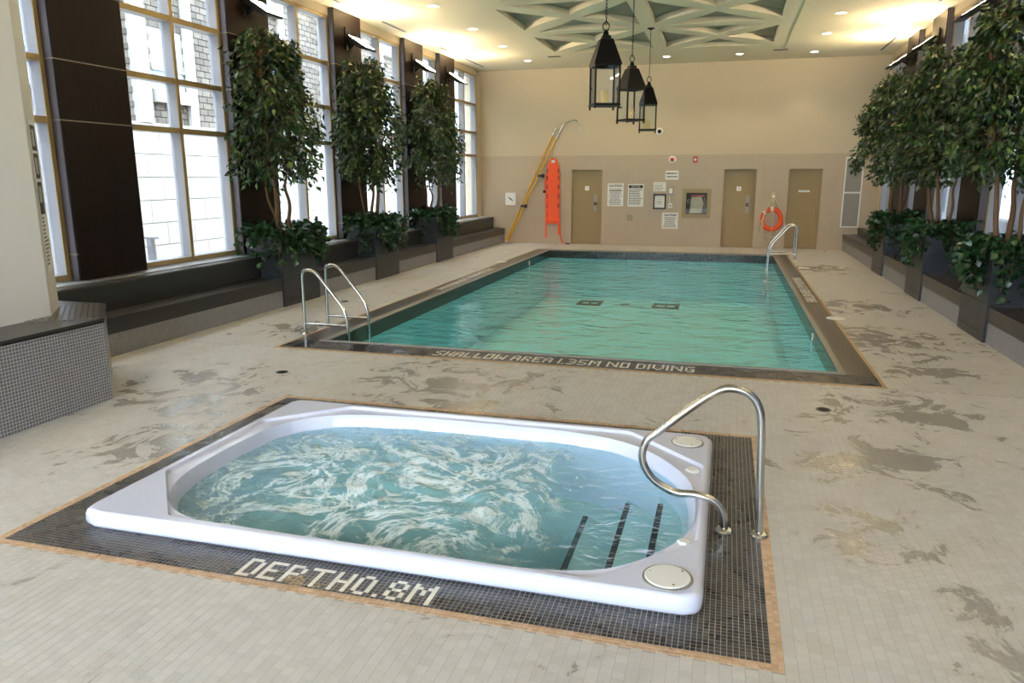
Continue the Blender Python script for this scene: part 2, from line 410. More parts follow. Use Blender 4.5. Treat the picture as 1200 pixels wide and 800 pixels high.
# deck tiles of the foreground: each its own raised piece
P = (TX1-TX0+.1)/80
tub_c = []
nx = int((3.0-(TX0-.05-P*53))/P)
for i in range(nx):
    x = TX0-.05-P*53+P*(i+.5); off = (i % 2)*P/2
    for j in range(int((TILE_Y1-TILE_Y0)/P)+1):
        y = TILE_Y0+P*(j+.5)+off
        if y > TILE_Y1-.02: continue
        if TX0-.05 < x < TX1+.05 and TY0-.05 < y < TY1+.05: continue
        tub_c.append((x, y, 0))
vis = []
for k, c in enumerate(tub_c):
    s = on_screen(c)
    if s and 2 < s[0] < 1198 and 2 < s[1] < 797: vis.append((s[2], k))
vis.sort(); single = set(k for _, k in vis[:300])
link('tile_field', tiles_mesh('tile_field', [c for k, c in enumerate(tub_c) if k not in single], 'deck_tile', (P, P), .002, gap=.0012, bev=.0004, seed=3), fl)['kind'] = 'stuff'
tm = tiles_mesh('tile', [(0, 0, 0)], 'deck_tile_single', (P, P), .002, gap=.0012, bev=.0004, tint=False)
for k in sorted(single): link('tile', tm, fl, tub_c[k])
# tub border: dark mosaic, tan line, lettering
def grid(x0, x1, y0, y1, p, hole=None, z=0):
    out = []; nx = max(1, round((x1-x0)/p)); ny = max(1, round((y1-y0)/p))
    px, py = (x1-x0)/nx, (y1-y0)/ny
    for i in range(nx):
        for j in range(ny):
            x, y = x0+px*(i+.5), y0+py*(j+.5)
            if hole and hole[0] < x < hole[1] and hole[2] < y < hole[3]: continue
            out.append((x, y, z))
    return out
MP = .0246
# 4x7 mosaic letters
FONT = {'D': 'XXX.X..XX..XX..XX..XX..XXXX.', 'E': 'XXXXX...X...XXX.X...X...XXXX', 'P': 'XXX.X..XX..XXXX.X...X...X...', 'T': 'XXXXX.X....X....X....X....X....X..',
        'H': 'X..XX..XX..XXXXXX..XX..XX..X', '0': '.XX.X..XX..XX..XX..XX..X.XX.', '8': '.XX.X..XX..X.XX.X..XX..X.XX.', 'S': '.XXXX...X....XX....X...XXXX.',
        'A': '.XX.X..XX..XXXXXX..XX..XX..X', 'L': 'X...X...X...X...X...X...XXXX', 'O': 'XXXXX..XX..XX..XX..XX..XXXXX', 'R': 'XXX.X..XX..XXXX.X.X.X..XX..X',
        '3': 'XXX....X...X.XX....X...XXXX.', '5': 'XXXXX...X...XXX....X...XXXX.', 'G': '.XXXX...X...X.XXX..XX..X.XXX'}
FONT5 = {'M': 'X...XXX.XXX.X.XX.X.XX...XX...XX...X', 'W': 'X...XX...XX...XX.X.XX.X.XXX.XXX...X', 'N': 'X...XXX..XX.X.XX.X.XX..XXX..XXX...X', 'V': 'X...XX...XX...XX...XX...X.X.X...X..', 'T': 'XXXXX..X....X....X....X....X....X..'}
FONT2 = {'I': 'X'*7, '1': 'X'*7, '.': '......X'}
def glyph(ch):
    if ch in FONT5: s, wd = FONT5[ch], 5
    elif ch in FONT2: s, wd = FONT2[ch], 1
    else: s, wd = FONT[ch], 4
    return wd, [(i % wd, i//wd) for i, c in enumerate(s) if c == 'X']
def mosaic_text(txt, o, du, dv, pc, parent, total=None, z=.0012):
    """lay letters made of white tiles; o lower-left corner, du reading direction, dv up"""
    W = sum((2 if c == ' ' else glyph(c)[0]+1) for c in txt)-1
    pu = total/W if total else pc
    u = 0
    for c in txt:
        if c == ' ': u += 2; continue
        wd, cells = glyph(c)
        cs = [(o[0]+du[0]*(u+i+.5)*pu+dv[0]*(6-j+.5)*pc, o[1]+du[1]*(u+i+.5)*pu+dv[1]*(6-j+.5)*pc, z) for i, j in cells]
        sz = (pu, pc) if abs(du[0]) > .5 else (pc, pu)
        link('letter', tiles_mesh('letter', cs, 'white_mosaic', sz, .004, gap=.0006, bev=.0003, seed=u), parent)
        u += wd+1
tb = MB(); tb.box(TX0-.052, TX1+.052, TY0-.052, TY1+.052, -.004, -.0022)
b_ = struct(link('trim_1', tiles_mesh('tub_border', grid(TX0, TX1, TY0, TY1, MP, (HX0+.08, HX1-.08, HY0+.08, HY1-.08)), 'dark_mosaic', (MP, MP), .003, gap=.0026, bev=.0006, seed=5)), 'dark grey mosaic border around the hot tub with white depth lettering', 'tiled border')
gb = MB()
for r in ((TX0-.05, TX1+.05, TY0-.05, HY0+.07), (TX0-.05, TX1+.05, HY1-.07, TY1+.05), (TX0-.05, HX0+.07, HY0+.07, HY1-.07), (HX1-.07, TX1+.05, HY0+.07, HY1-.07)):
    gb.box(r[0], r[1], r[2], r[3], -.0035, -.0012)
gb.build('grout', 'mosaic_grout', b_)
tan = grid(TX0-.05, TX1+.05, TY0-.05, TY1+.05, .025, (TX0, TX1, TY0, TY1), .0008)
t_ = link('tan_line', tiles_mesh('tan_line', tan, 'tan_mosaic', (.025, .025), .003, gap=.0014, seed=8), b_); t_['kind'] = 'stuff'; t_['label'] = 'tan outline of small tiles'
mosaic_text('DEPTH0.8M', (-2.225, 2.838), (1, 0), (0, 1), .0232, b_, total=1.02)

# pool border
pb = MB()
for r in ((BX0, BX1, BY0, PY0-.045), (BX0, PX0-.1, PY0-.045, PY1+.045), (PX1+.06, BX1, PY0-.045, PY1+.045), (BX0, BX1, PY1+.045, BY1)):
    pb.box(r[0], r[1], r[2], r[3], -.1, .0)
pbo = struct(pb.build('trim_2', 'pool_border'), 'dark brown mosaic border around the swimming pool', 'tiled border')
pt = MB()
for r in ((BX0-.04, BX1+.04, BY0-.06, BY0), (BX0-.035, BX0, BY0, BY1), (BX1, BX1+.035, BY0, BY1)):
    pt.box(r[0], r[1], r[2], r[3], -.1, .0005)
pt.cur = 0
o = pt.build('tan_line', 'tan_strip', pbo); o['label'] = 'tan outline of small tiles'
link('mosaic', tiles_mesh('mosaic', grid(BX0, BX1, BY0, PY0-.045, .0246, None, .0012), 'dark_mosaic', (.0246, .0246), .003, gap=.0024, bev=.0006, seed=6), pbo)['kind'] = 'stuff'
mosaic_text('SHALLOW AREA 1.35M NO DIVING', (-3.02, 7.42), (1, 0), (0, 1), .031, pbo, total=2.8, z=.002)
mosaic_text('SHALLOW AREA 1.35M NO DIVING', (-4.81, 15.2), (0, -1), (1, 0), .02, pbo, total=3.2, z=.001)
mosaic_text('SHALLOW AREA 1.35M NO DIVING', (1.44, 12.3), (0, 1), (-1, 0), .022, pbo, total=3.0, z=.001)

# ------------------------------------------------------------------ pool
PD = -1.2
pool = struct(root('pool'), 'rectangular turquoise swimming pool basin', 'swimming pool')
cp = MB()
cp.box(PX0-.1, PX1+.06, PY0-.045, PY0, -.1, .012); cp.box(PX0-.1, PX1+.06, PY1, PY1+.045, -.1, .012)
cp.box(PX0-.1, PX0, PY0, PY1, -.1, .012); cp.box(PX1, PX1+.06, PY0, PY1, -.1, .012)
cp.build('coping', 'coping', pool)
bd = MB(); bd.box(PX0-.004, PX0+.004, PY0, PY1, -.19, .0); bd.box(PX1-.004, PX1+.004, PY0, PY1, -.19, .0); bd.build('waterline_band', 'pool_band_x', pool)
bd = MB(); bd.box(PX0, PX1, PY1-.004, PY1+.04, -.19, .0); bd.box(PX0, PX1, PY0-.04, PY0+.004, -.19, .0); bd.build('waterline_band', 'pool_band_y', pool)
bs = MB(); bs.box(PX0-.2, PX0, PY0-.2, PY1+.2, PD-.2, -.19); bs.box(PX1, PX1+.2, PY0-.2, PY1+.2, PD-.2, -.19); bs.box(PX0, PX1, PY0-.2, PY0, PD-.2, -.19); bs.box(PX0, PX1, PY1, PY1+.2, PD-.2, -.19); bs.box(PX0, PX1, PY0, PY1, PD-.2, PD)
bs.build('basin', 'pool_plaster', pool)
for x0, x1 in ((-3.47, -2.88), (-1.62, -.98)):
    d = MB(); y0, y1 = 18.1, 18.75
    d.box(x0, x1, y0, y0+.13, PD, PD+.02); d.box(x0, x1, y1-.13, y1, PD, PD+.02); d.box(x0, x0+.1, y0, y1, PD, PD+.02); d.box(x1-.1, x1, y0, y1, PD, PD+.02); d.box((x0+x1)/2-.03, (x0+x1)/2+.03, y0, y1, PD, PD+.015)
    o = d.build('main_drain', 'step_black', pool); o['label'] = 'dark drain frame on pool floor'
d = MB(); d.box(-2.42, -2.2, 18.38, 18.46, PD, PD+.02); d.build('floor_fitting', 'step_black', pool)
for (x, y, ax) in ((PX1-.006, 10.05, -1), (PX0+.006, 17.3, 1)):
    d = MB(); d.lathe([(.05, 0), (.05, .012*ax), (.02, .014*ax)], (x, y, -.10), 16, 'x'); f_ = d.build('return_fitting', 'trim_white', pool)
    d = MB(); d.lathe([(.02, 0), (.02, .017*ax)], (x, y, -.10), 12, 'x'); d.build('fitting_hole', 'step_black', f_)
# water surface with real waves
def wave(x, y):
    v = mnoise.noise((x*1.3, y*1.9, .3))*.6+mnoise.noise((x*2.7+9, y*3.9, 1.7))*.3+mnoise.noise((x*6, y*7, 4.1))*.12
    return v
def grid_surface(name, x0, x1, y0, y1, n, mfun, mat, parent=None):
    nx, ny = n; v = []; f = []
    for j in range(ny+1):
        for i in range(nx+1):
            x = x0+(x1-x0)*i/nx; y = y0+(y1-y0)*j/ny; v.append((x, y, mfun(x, y)))
    for j in range(ny):
        for i in range(nx):
            a = j*(nx+1)+i; f.append((a, a+1, a+nx+2, a+nx+1))
    me = bpy.data.meshes.new(name); me.from_pydata(v, [], f); me.materials.append(M[mat]); sm(me, 180); me.update()
    return link(name, me, parent)
o = grid_surface('pool_water', PX0+.004, PX1-.004, PY0+.004, PY1-.004, (110, 220), lambda x, y: WATER+.012*wave(x, y), 'pool_water')
tag(o, 'rippled turquoise water filling the swimming pool', 'water', kind='stuff')

# ------------------------------------------------------------------ hot tub
TCX, TCY = -1.68, 4.12
def chaikin(p, k=3):
    for _ in range(k):
        q = []
        for i in range(len(p)):
            a, b = p[i], p[(i+1) % len(p)]
            q += [(a[0]*.75+b[0]*.25, a[1]*.75+b[1]*.25), (a[0]*.25+b[0]*.75, a[1]*.25+b[1]*.75)]
        p = q
    return p
basin_poly = chaikin([(-3.19, 3.62), (-3.21, 4.2), (-3.16, 4.72), (-2.86, 5.02), (-2.3, 5.11), (-1.6, 5.12), (-.85, 5.10), (-.45, 4.92), (-.14, 4.5), (-.07, 4.15), (-.07, 3.72), (-.28, 3.36), (-.55, 3.15), (-1.1, 3.115), (-2.2, 3.115), (-2.75, 3.14), (-3.0, 3.30)], 2)
lip_poly = [(-3.31, 3.66), (-2.84, 3.125), (-.5, 3.10), (-.045, 3.60), (-.045, 4.66), (-.58, 5.2), (-2.82, 5.2), (-3.31, 4.72)]
r_ = .09
outer_poly = arc((HX1-r_, HY1-r_), r_, 0, 90) + arc((HX0+r_, HY1-r_), r_, 90, 180) + arc((HX0+r_, HY0+r_), r_, 180, 270) + arc((HX1-r_, HY0+r_), r_, 270, 360)
NA = 288
ANG = [2*math.pi*k/NA for k in range(NA)]
for px_, py_ in outer_poly[4::9]:   # sharpen the sampling at the four corners
    a = math.atan2(py_-TCY, px_-TCX) % (2*math.pi); k = min(range(NA), key=lambda q: abs(ANG[q]-a)); ANG[k] = a
def polar(poly):
    out = []
    for a in ANG:
        d = (math.cos(a), math.sin(a)); best = None
        for i in range(len(poly)):
            p, q = poly[i], poly[(i+1) % len(poly)]; ex, ey = q[0]-p[0], q[1]-p[1]
            den = d[0]*ey-d[1]*ex
            if abs(den) < 1e-12: continue
            t = ((p[0]-TCX)*ey-(p[1]-TCY)*ex)/den; s = ((p[0]-TCX)*d[1]-(p[1]-TCY)*d[0])/den
            if t > 0 and -1e-6 <= s <= 1+1e-6: best = t if best is None else max(best, t)
        out.append(best)
    return out
rO, rL, rB = polar(outer_poly), polar(lip_poly), polar(basin_poly)
rL = [min(max(l, b+.004), o-.03) for l, b, o in zip(rL, rB, rO)]
def ring(rad, z): return [(TCX+r*math.cos(a), TCY+r*math.sin(a), z) for r, a in zip(rad, ANG)]
def off(rad, d): return [r-d for r in rad]
ZT = .10
tub = thing('hot_tub', 'white speckled acrylic hot tub sunk into the deck', 'hot tub', (TCX, TCY, 0))
def local(o): o.location = (-TCX, -TCY, 0); return o
sh = MB()
sh.rings([ring(off(rO, .04), .002), ring(off(rO, .006), .012), ring(rO, .03), ring(off(rO, .002), .07), ring(off(rO, .010), .087), ring(off(rO, .024), .097), ring(off(rO, .04), ZT)] )
rl2 = [min(l, o-.042) for l, o in zip(rL, rO)]
lp = [max(l-.014, b+.002) for l, b in zip(rl2, rB)]
sh.rings([ring(off(rO, .04), ZT), ring(rl2, ZT)])
sh.build('rim', 'tub_acrylic', tub, 60); local(tub.children[-1])
lg = MB(); lg.rings([ring(rl2, ZT), ring(lp, ZT-.02), ring([max(b+.001, l-.02) for l, b in zip(lp, rB)], ZT-.022), ring(rB, ZT-.012)])
local(lg.build('inner_ledge', 'tub_acrylic', tub, 35))
bw = MB(); bw.rings([ring(rB, ZT-.012), ring(off(rB, .012), ZT-.03), ring(off(rB, .03), .02), ring(off(rB, .05), -.06), ring(off(rB, .09), -.40)])
local(bw.build('basin_wall', 'tub_acrylic', tub, 60))
bf = MB(); bf.rings([ring(off(rB, .09), -.40), ring([r*.72 for r in rB], -.43), ring([r*.69 for r in rB], -.47), ring([r*.66 for r in rB], -.80)], cap1=True)
local(bf.build('seat_and_floor', 'tub_acrylic_floor', tub, 50))
for k, (x, z) in enumerate(((-.31, -.13), (-.55, -.29), (-.84, -.42))):
    # entry steps at the right-hand end, a black non-slip nosing on each
    y0, y1 = (3.50, 4.62) if k == 0 else (3.36, 4.92)
    s_ = MB(); s_.box(x, (-.12, -.28, -.52)[k], y0, y1, z-.35, z); st = local(s_.build('step', 'tub_acrylic_floor', tub))
    q = MB(); wob = random.Random(k); L = []; Rr = []
    n = 26
    for i in range(n+1):
        yy = y0+.12+(y1-y0-.24)*i/n
        L.append((x-.004, yy, z+.006)); Rr.append((x+.032, yy, z+.006))
    q.prism([(p_[0], p_[1]) for p_ in L]+[(p_[0], p_[1]) for p_ in Rr[::-1]], z+.0005, z+.006)
    o = q.build('nosing', 'step_black', st); o['label'] = 'black non-slip strip'
def cap(x, y, r, name, lab=None):
    c = MB(); c.lathe([(r, 0), (r, .008), (r*.96, .012), (r*.3, .014), (.006, .014)], (x, y, ZT), 32); o = local(c.build(name, 'trim_white', tub, 30))
    if lab: o['label'] = lab
    s2 = MB(); s2.rings([[(x+rr*math.cos(2*math.pi*k/32), y+rr*math.sin(2*math.pi*k/32), zz) for k in range(32)] for rr, zz in ((r+.012, ZT), (r+.010, ZT+.006), (r+.001, ZT+.006))]); s2.build('cap_ring', 'coping', o)
    for k in range(3):
        a = 2.2*k+.7; sc = MB(); sc.lathe([(.005, 0), (.005, .0155), (.002, .0165)], (x+r*.8*math.cos(a), y+r*.8*math.sin(a), ZT), 8); sc.build('screw', 'steel', o)
cap(-.165, 3.20, .105, 'skimmer_lid', 'round white lid on the rim'); cap(-.17, 5.06, .10, 'skimmer_lid', 'round white lid on the rim')
for x, y, r in ((-.115, 4.60, .045), (-.115, 3.60, .035)):
    c = MB(); c.lathe([(r, 0), (r, .006), (r*.8, .016), (r*.3, .018)], (x, y, ZT-.022 if y > 4 else ZT-.02), 6 if y < 4 else 20); local(c.build('air_control', 'trim_white', tub, 30))
for a in (150, 165, 178, 196, 208, 216, 120):
    k = int(a/360*NA); r = rB[k]-.06; x, y = TCX+r*math.cos(ANG[k]), TCY+r*math.sin(ANG[k])
    c = MB(); dx, dy = math.cos(ANG[k]), math.sin(ANG[k])
    c.tube([(x+dx*.04, y+dy*.04, -.14), (x-dx*.012, y-dy*.012, -.14)], .028, 12); local(c.build('jet', 'candle_wax', tub))
# whirling water
rW = off(rB, .034)
NR = 70
v = [(TCX, TCY, 0)]; f = []; fo = [1.0]
rings_ = []
def foamv(x, y):
    u = (x-TCX)/1.5; t = (y-TCY)/.95
    e = math.exp(-((u+.12)**2*1.0+(t+.05)**2*.8))
    return max(0., min(1., 1.25*e-.12 if u < .45 else (1.25*e-.12)*max(0, 1-(u-.45)*3.2)))
def tubz(x, y, f_):
    return .0+f_*(.022*mnoise.noise((x*5, y*5, 2))+.014*mnoise.noise((x*11, y*11, 7)))+.004*mnoise.noise((x*4, y*4, 5))
for i in range(1, NR+1):
    t = i/NR
    for r, a in zip(rW, ANG):
        x, y = TCX+r*t*math.cos(a), TCY+r*t*math.sin(a); q = foamv(x, y); v.append((x, y, tubz(x, y, q))); fo.append(q)
for k in range(NA): f.append((0, 1+k, 1+(k+1) % NA))
for i in range(NR-1):
    for k in range(NA):
        a = 1+i*NA+k; b = 1+i*NA+(k+1) % NA; f.append((a, a+NA, b+NA, b))
me = bpy.data.meshes.new('tub_water'); me.from_pydata(v, [], f); me.materials.append(M['tub_water']); sm(me, 180)
at = me.attributes.new('foam', 'FLOAT', 'POINT'); at.data.foreach_set('value', fo); me.update()
tag(link('tub_water', me), 'foaming turquoise water bubbling in the hot tub', 'water', kind='stuff')

# grab rail beside the tub
def fillet(pts, r, n=7):
    P = [Vector(p) for p in pts]; out = [P[0]]
    for i in range(1, len(P)-1):
        a, b, c = P[i-1], P[i], P[i+1]; u = (a-b); w_ = (c-b); lu, lw = u.length, w_.length; u.normalize(); w_.normalize()
        d = min(r, lu*.49, lw*.49)
        for k in range(n+1):
            t = k/n; out.append((b+u*d)*(1-t)**2+2*b*t*(1-t)+(b+w_*d)*t*t)
    out.append(P[-1]); return out
rail = thing('grab_rail', 'large bent stainless steel grab rail at the hot tub entry', 'handrail', (.17, 3.955, 0))
pth = spline([(-.085, 0, 0), (-.088, 0, .08), (-.135, 0, .165), (-.24, 0, .198), (-.36, 0, .20), (-.48, 0, .265), (-.54, 0, .37), (-.525, 0, .475), (-.46, 0, .54), (-.33, 0, .66), (-.19, 0, .775), (-.10, 0, .815), (.0, 0, .79), (.055, 0, .715), (.072, 0, .60), (.08, 0, .42), (.09, 0, .2), (.1, 0, 0)], 6)
MB().tube(pth, .0215, 16).build('tube', 'steel', rail, 60)
for x in (-.085, .1):
    MB().lathe([(.05, .001), (.05, .008), (.043, .018), (.026, .024)], (x, 0, 0), 24).build('flange', 'steel', rail, 30)

# pool ladders
def ladder(loc, flip, label):
    t = thing('pool_ladder', label, 'ladder', loc, math.pi if flip else 0, 'stainless pool ladders')
    for y in (-.28, .28):
        p_ = fillet([(0, y, 0), (0, y, .80), (.17, y, .80), (.585, y, .30), (.6, y, -1.0)], .17)
        MB().tube(p_, .020, 12).build('side_rail', 'steel', t, 60)
        MB().tube([(0, y, .13), (.597, y, .13)], .015, 10).build('cross_bar', 'steel', t, 60)
        MB().lathe([(.045, .001), (.045, .007), (.03, .02)], (0, y, 0), 20).build('flange', 'steel', t, 30)
    for z in (-.28, -.55, -.82):
        MB().box(.56, .64, -.26, .26, z-.012, z+.012).build('tread', 'trim_white', t)
    return t
ladder((-4.96, 8.34, 0), False, 'stainless steel pool ladder at the near left pool corner')
ladder((1.60, 18.82, 0), True, 'stainless steel pool ladder at the far right pool corner below the life ring')

# deck fittings
def disc(name, x, y, r, mat, label, cat, group):
    o = MB().lathe([(r, .0005), (r, .005), (r*.9, .008), (r*.2, .009)], (0, 0, 0), 28).build(name, mat, None, 30); o.location = (x, y, .0005); return tag(o, label, cat, group)
disc('skimmer_cover', 1.53, 10.93, .125, 'trim_white', 'round white skimmer cover on the right pool edge, nearer one', 'skimmer cover', 'white skimmer covers in the deck')
disc('skimmer_cover', 1.66, 17.0, .12, 'trim_white', 'round white skimmer cover on the deck near the far pool ladder', 'skimmer cover', 'white skimmer covers in the deck')
disc('skimmer_cover', -4.90, 16.44, .12, 'trim_white', 'round white skimmer cover on the left pool edge', 'skimmer cover', 'white skimmer covers in the deck')
def drain(x, y, label):
    t = thing('floor_drain', label, 'drain', (x, y, 0), 0, 'small round floor drains')
    MB().rings([[(rr*math.cos(k*math.pi/10), rr*math.sin(k*math.pi/10), zz) for k in range(20)] for rr, zz in ((.062, .0005), (.06, .004), (.05, .004), (.05, .001))], cap1=True).build('rim', 'steel_dark', t)
    for k in (-2, -1, 0, 1, 2): MB().box(-.04, .04, k*.017-.004, k*.017+.004, .001, .004).build('bar', 'black_metal', t)
drain(-4.185, 6.33, 'dark round floor drain left of the pool front corner'); drain(.874, 6.46, 'dark round floor drain in front of the right pool corner'); drain(-5.69, 10.44, 'dark round floor drain beside the left bench')

# ------------------------------------------------------------------ walls
DOORS = ((-4.32, -3.44), (-.12, .73), (1.54, 2.365)); DH = 2.11; BAND = 2.5
wb = MB(); xs = [-7.4]+[v for d in DOORS for v in d]+[4.1]
for i in range(0, len(xs), 2): wb.box(xs[i], xs[i+1], BY, BY+.3, 0, BAND)
for a, b in DOORS: wb.box(a, b, BY, BY+.3, DH, BAND)
wb.cur = 1; wb.box(-7.4, 4.1, BY+.006, BY+.3, BAND, CH+.4)
struct(wb.build('wall_back', ['wall_tile', 'plaster_cream']), 'cream end wall with tan tiled lower half', 'wall')
for k, (a, b) in enumerate(DOORS):
    d = struct(root('door_%d' % (k+1), ((a+b)/2, BY+.10, 0)), ('tan painted door beside the orange spine board', 'tan painted door left of the life ring', 'tan painted door right of the life ring')[k], 'door')
    hw = (b-a)/2
    MB().box(-hw+.02, hw-.02, .02, .07, .012, DH-.02).build('leaf', 'door_paint', d)
    MB().box(-hw, hw, .075, .2, 0, DH).build('backing', 'door_paint', d)
    fr = MB(); fr.box(-hw, -hw+.02, -.02, .06, 0, DH); fr.box(hw-.02, hw, -.02, .06, 0, DH); fr.box(-hw, hw, -.02, .06, DH-.02, DH); fr.build('frame', 'door_paint', d)
    if k < 2:
        pl = MB().box(-.06, .06, .012, .02, 1.53, 1.65).build('number_plate', 'trim_white', d); pl.location.x = (-.01, -.02)[k]
        tx = link('digit', text_mesh('1' if k == 0 else '2', .075, 'soft_ink'), pl); tx.rotation_euler = (R(90), 0, 0); tx.location = (0, .011, 1.59)
        tx['label'] = 'small number on the plate'
        lx = hw-.20
        MB().box(lx-.05, lx+.05, .004, .02, 1.20, 1.42).build('lock_upper', 'grille_grey', d); MB().box(lx-.05, lx+.05, .004, .02, .94, 1.12).build('lock_lower', 'grille_grey', d)
        MB().box(lx-.035, lx+.035, .0, .02, 1.12, 1.2).build('lock_core', 'black_plastic', d)
        h_ = MB(); h_.tube([(lx, .02, 1.16), (lx, -.05, 1.16), (lx+.09, -.05, 1.16)], .016, 8); h_.build('handle', 'steel', d, 60)
    else:
        pl = MB().box(-.14, .14, .012, .02, 1.505, 1.555).build('name_plate', 'trim_white', d)
        tx = link('lettering', text_mesh('MECHANICAL', .035, 'soft_ink'), pl); tx.rotation_euler = (R(90), 0, 0); tx.location = (0, .011, 1.53)
        MB().lathe([(.012, 0), (.012, .04), (.03, .05), (.028, .075), (.01, .08)], (hw-.1, .02, .97), 16, 'y').build('knob', 'steel', d, 40)
# unseen wall behind the camera: openings added and sized to brighten the foreground
wf = MB(); wf.box(-7.4, 4.1, FY-.2, FY, 0, 1.0); wf.box(-7.4, 4.1, FY-.2, FY, 4.0, CH+.4)
for x in (-7.4, -4.6, -1.8): wf.box(x, x+.3, FY-.2, FY, 1.0, 4.0)
wf.box(1.0, 4.1, FY-.2, FY, 1.0, 4.0)
struct(wf.build('wall_front', 'plaster_cream'), 'unseen near end wall with window openings added to light the foreground', 'wall')
for x in (-5.7, -2.9, -.1): portal(x, FY-.1, 2.5, 2.6, 4, (R(90), 0, 0)).rotation_euler = (R(90), 0, R(180))

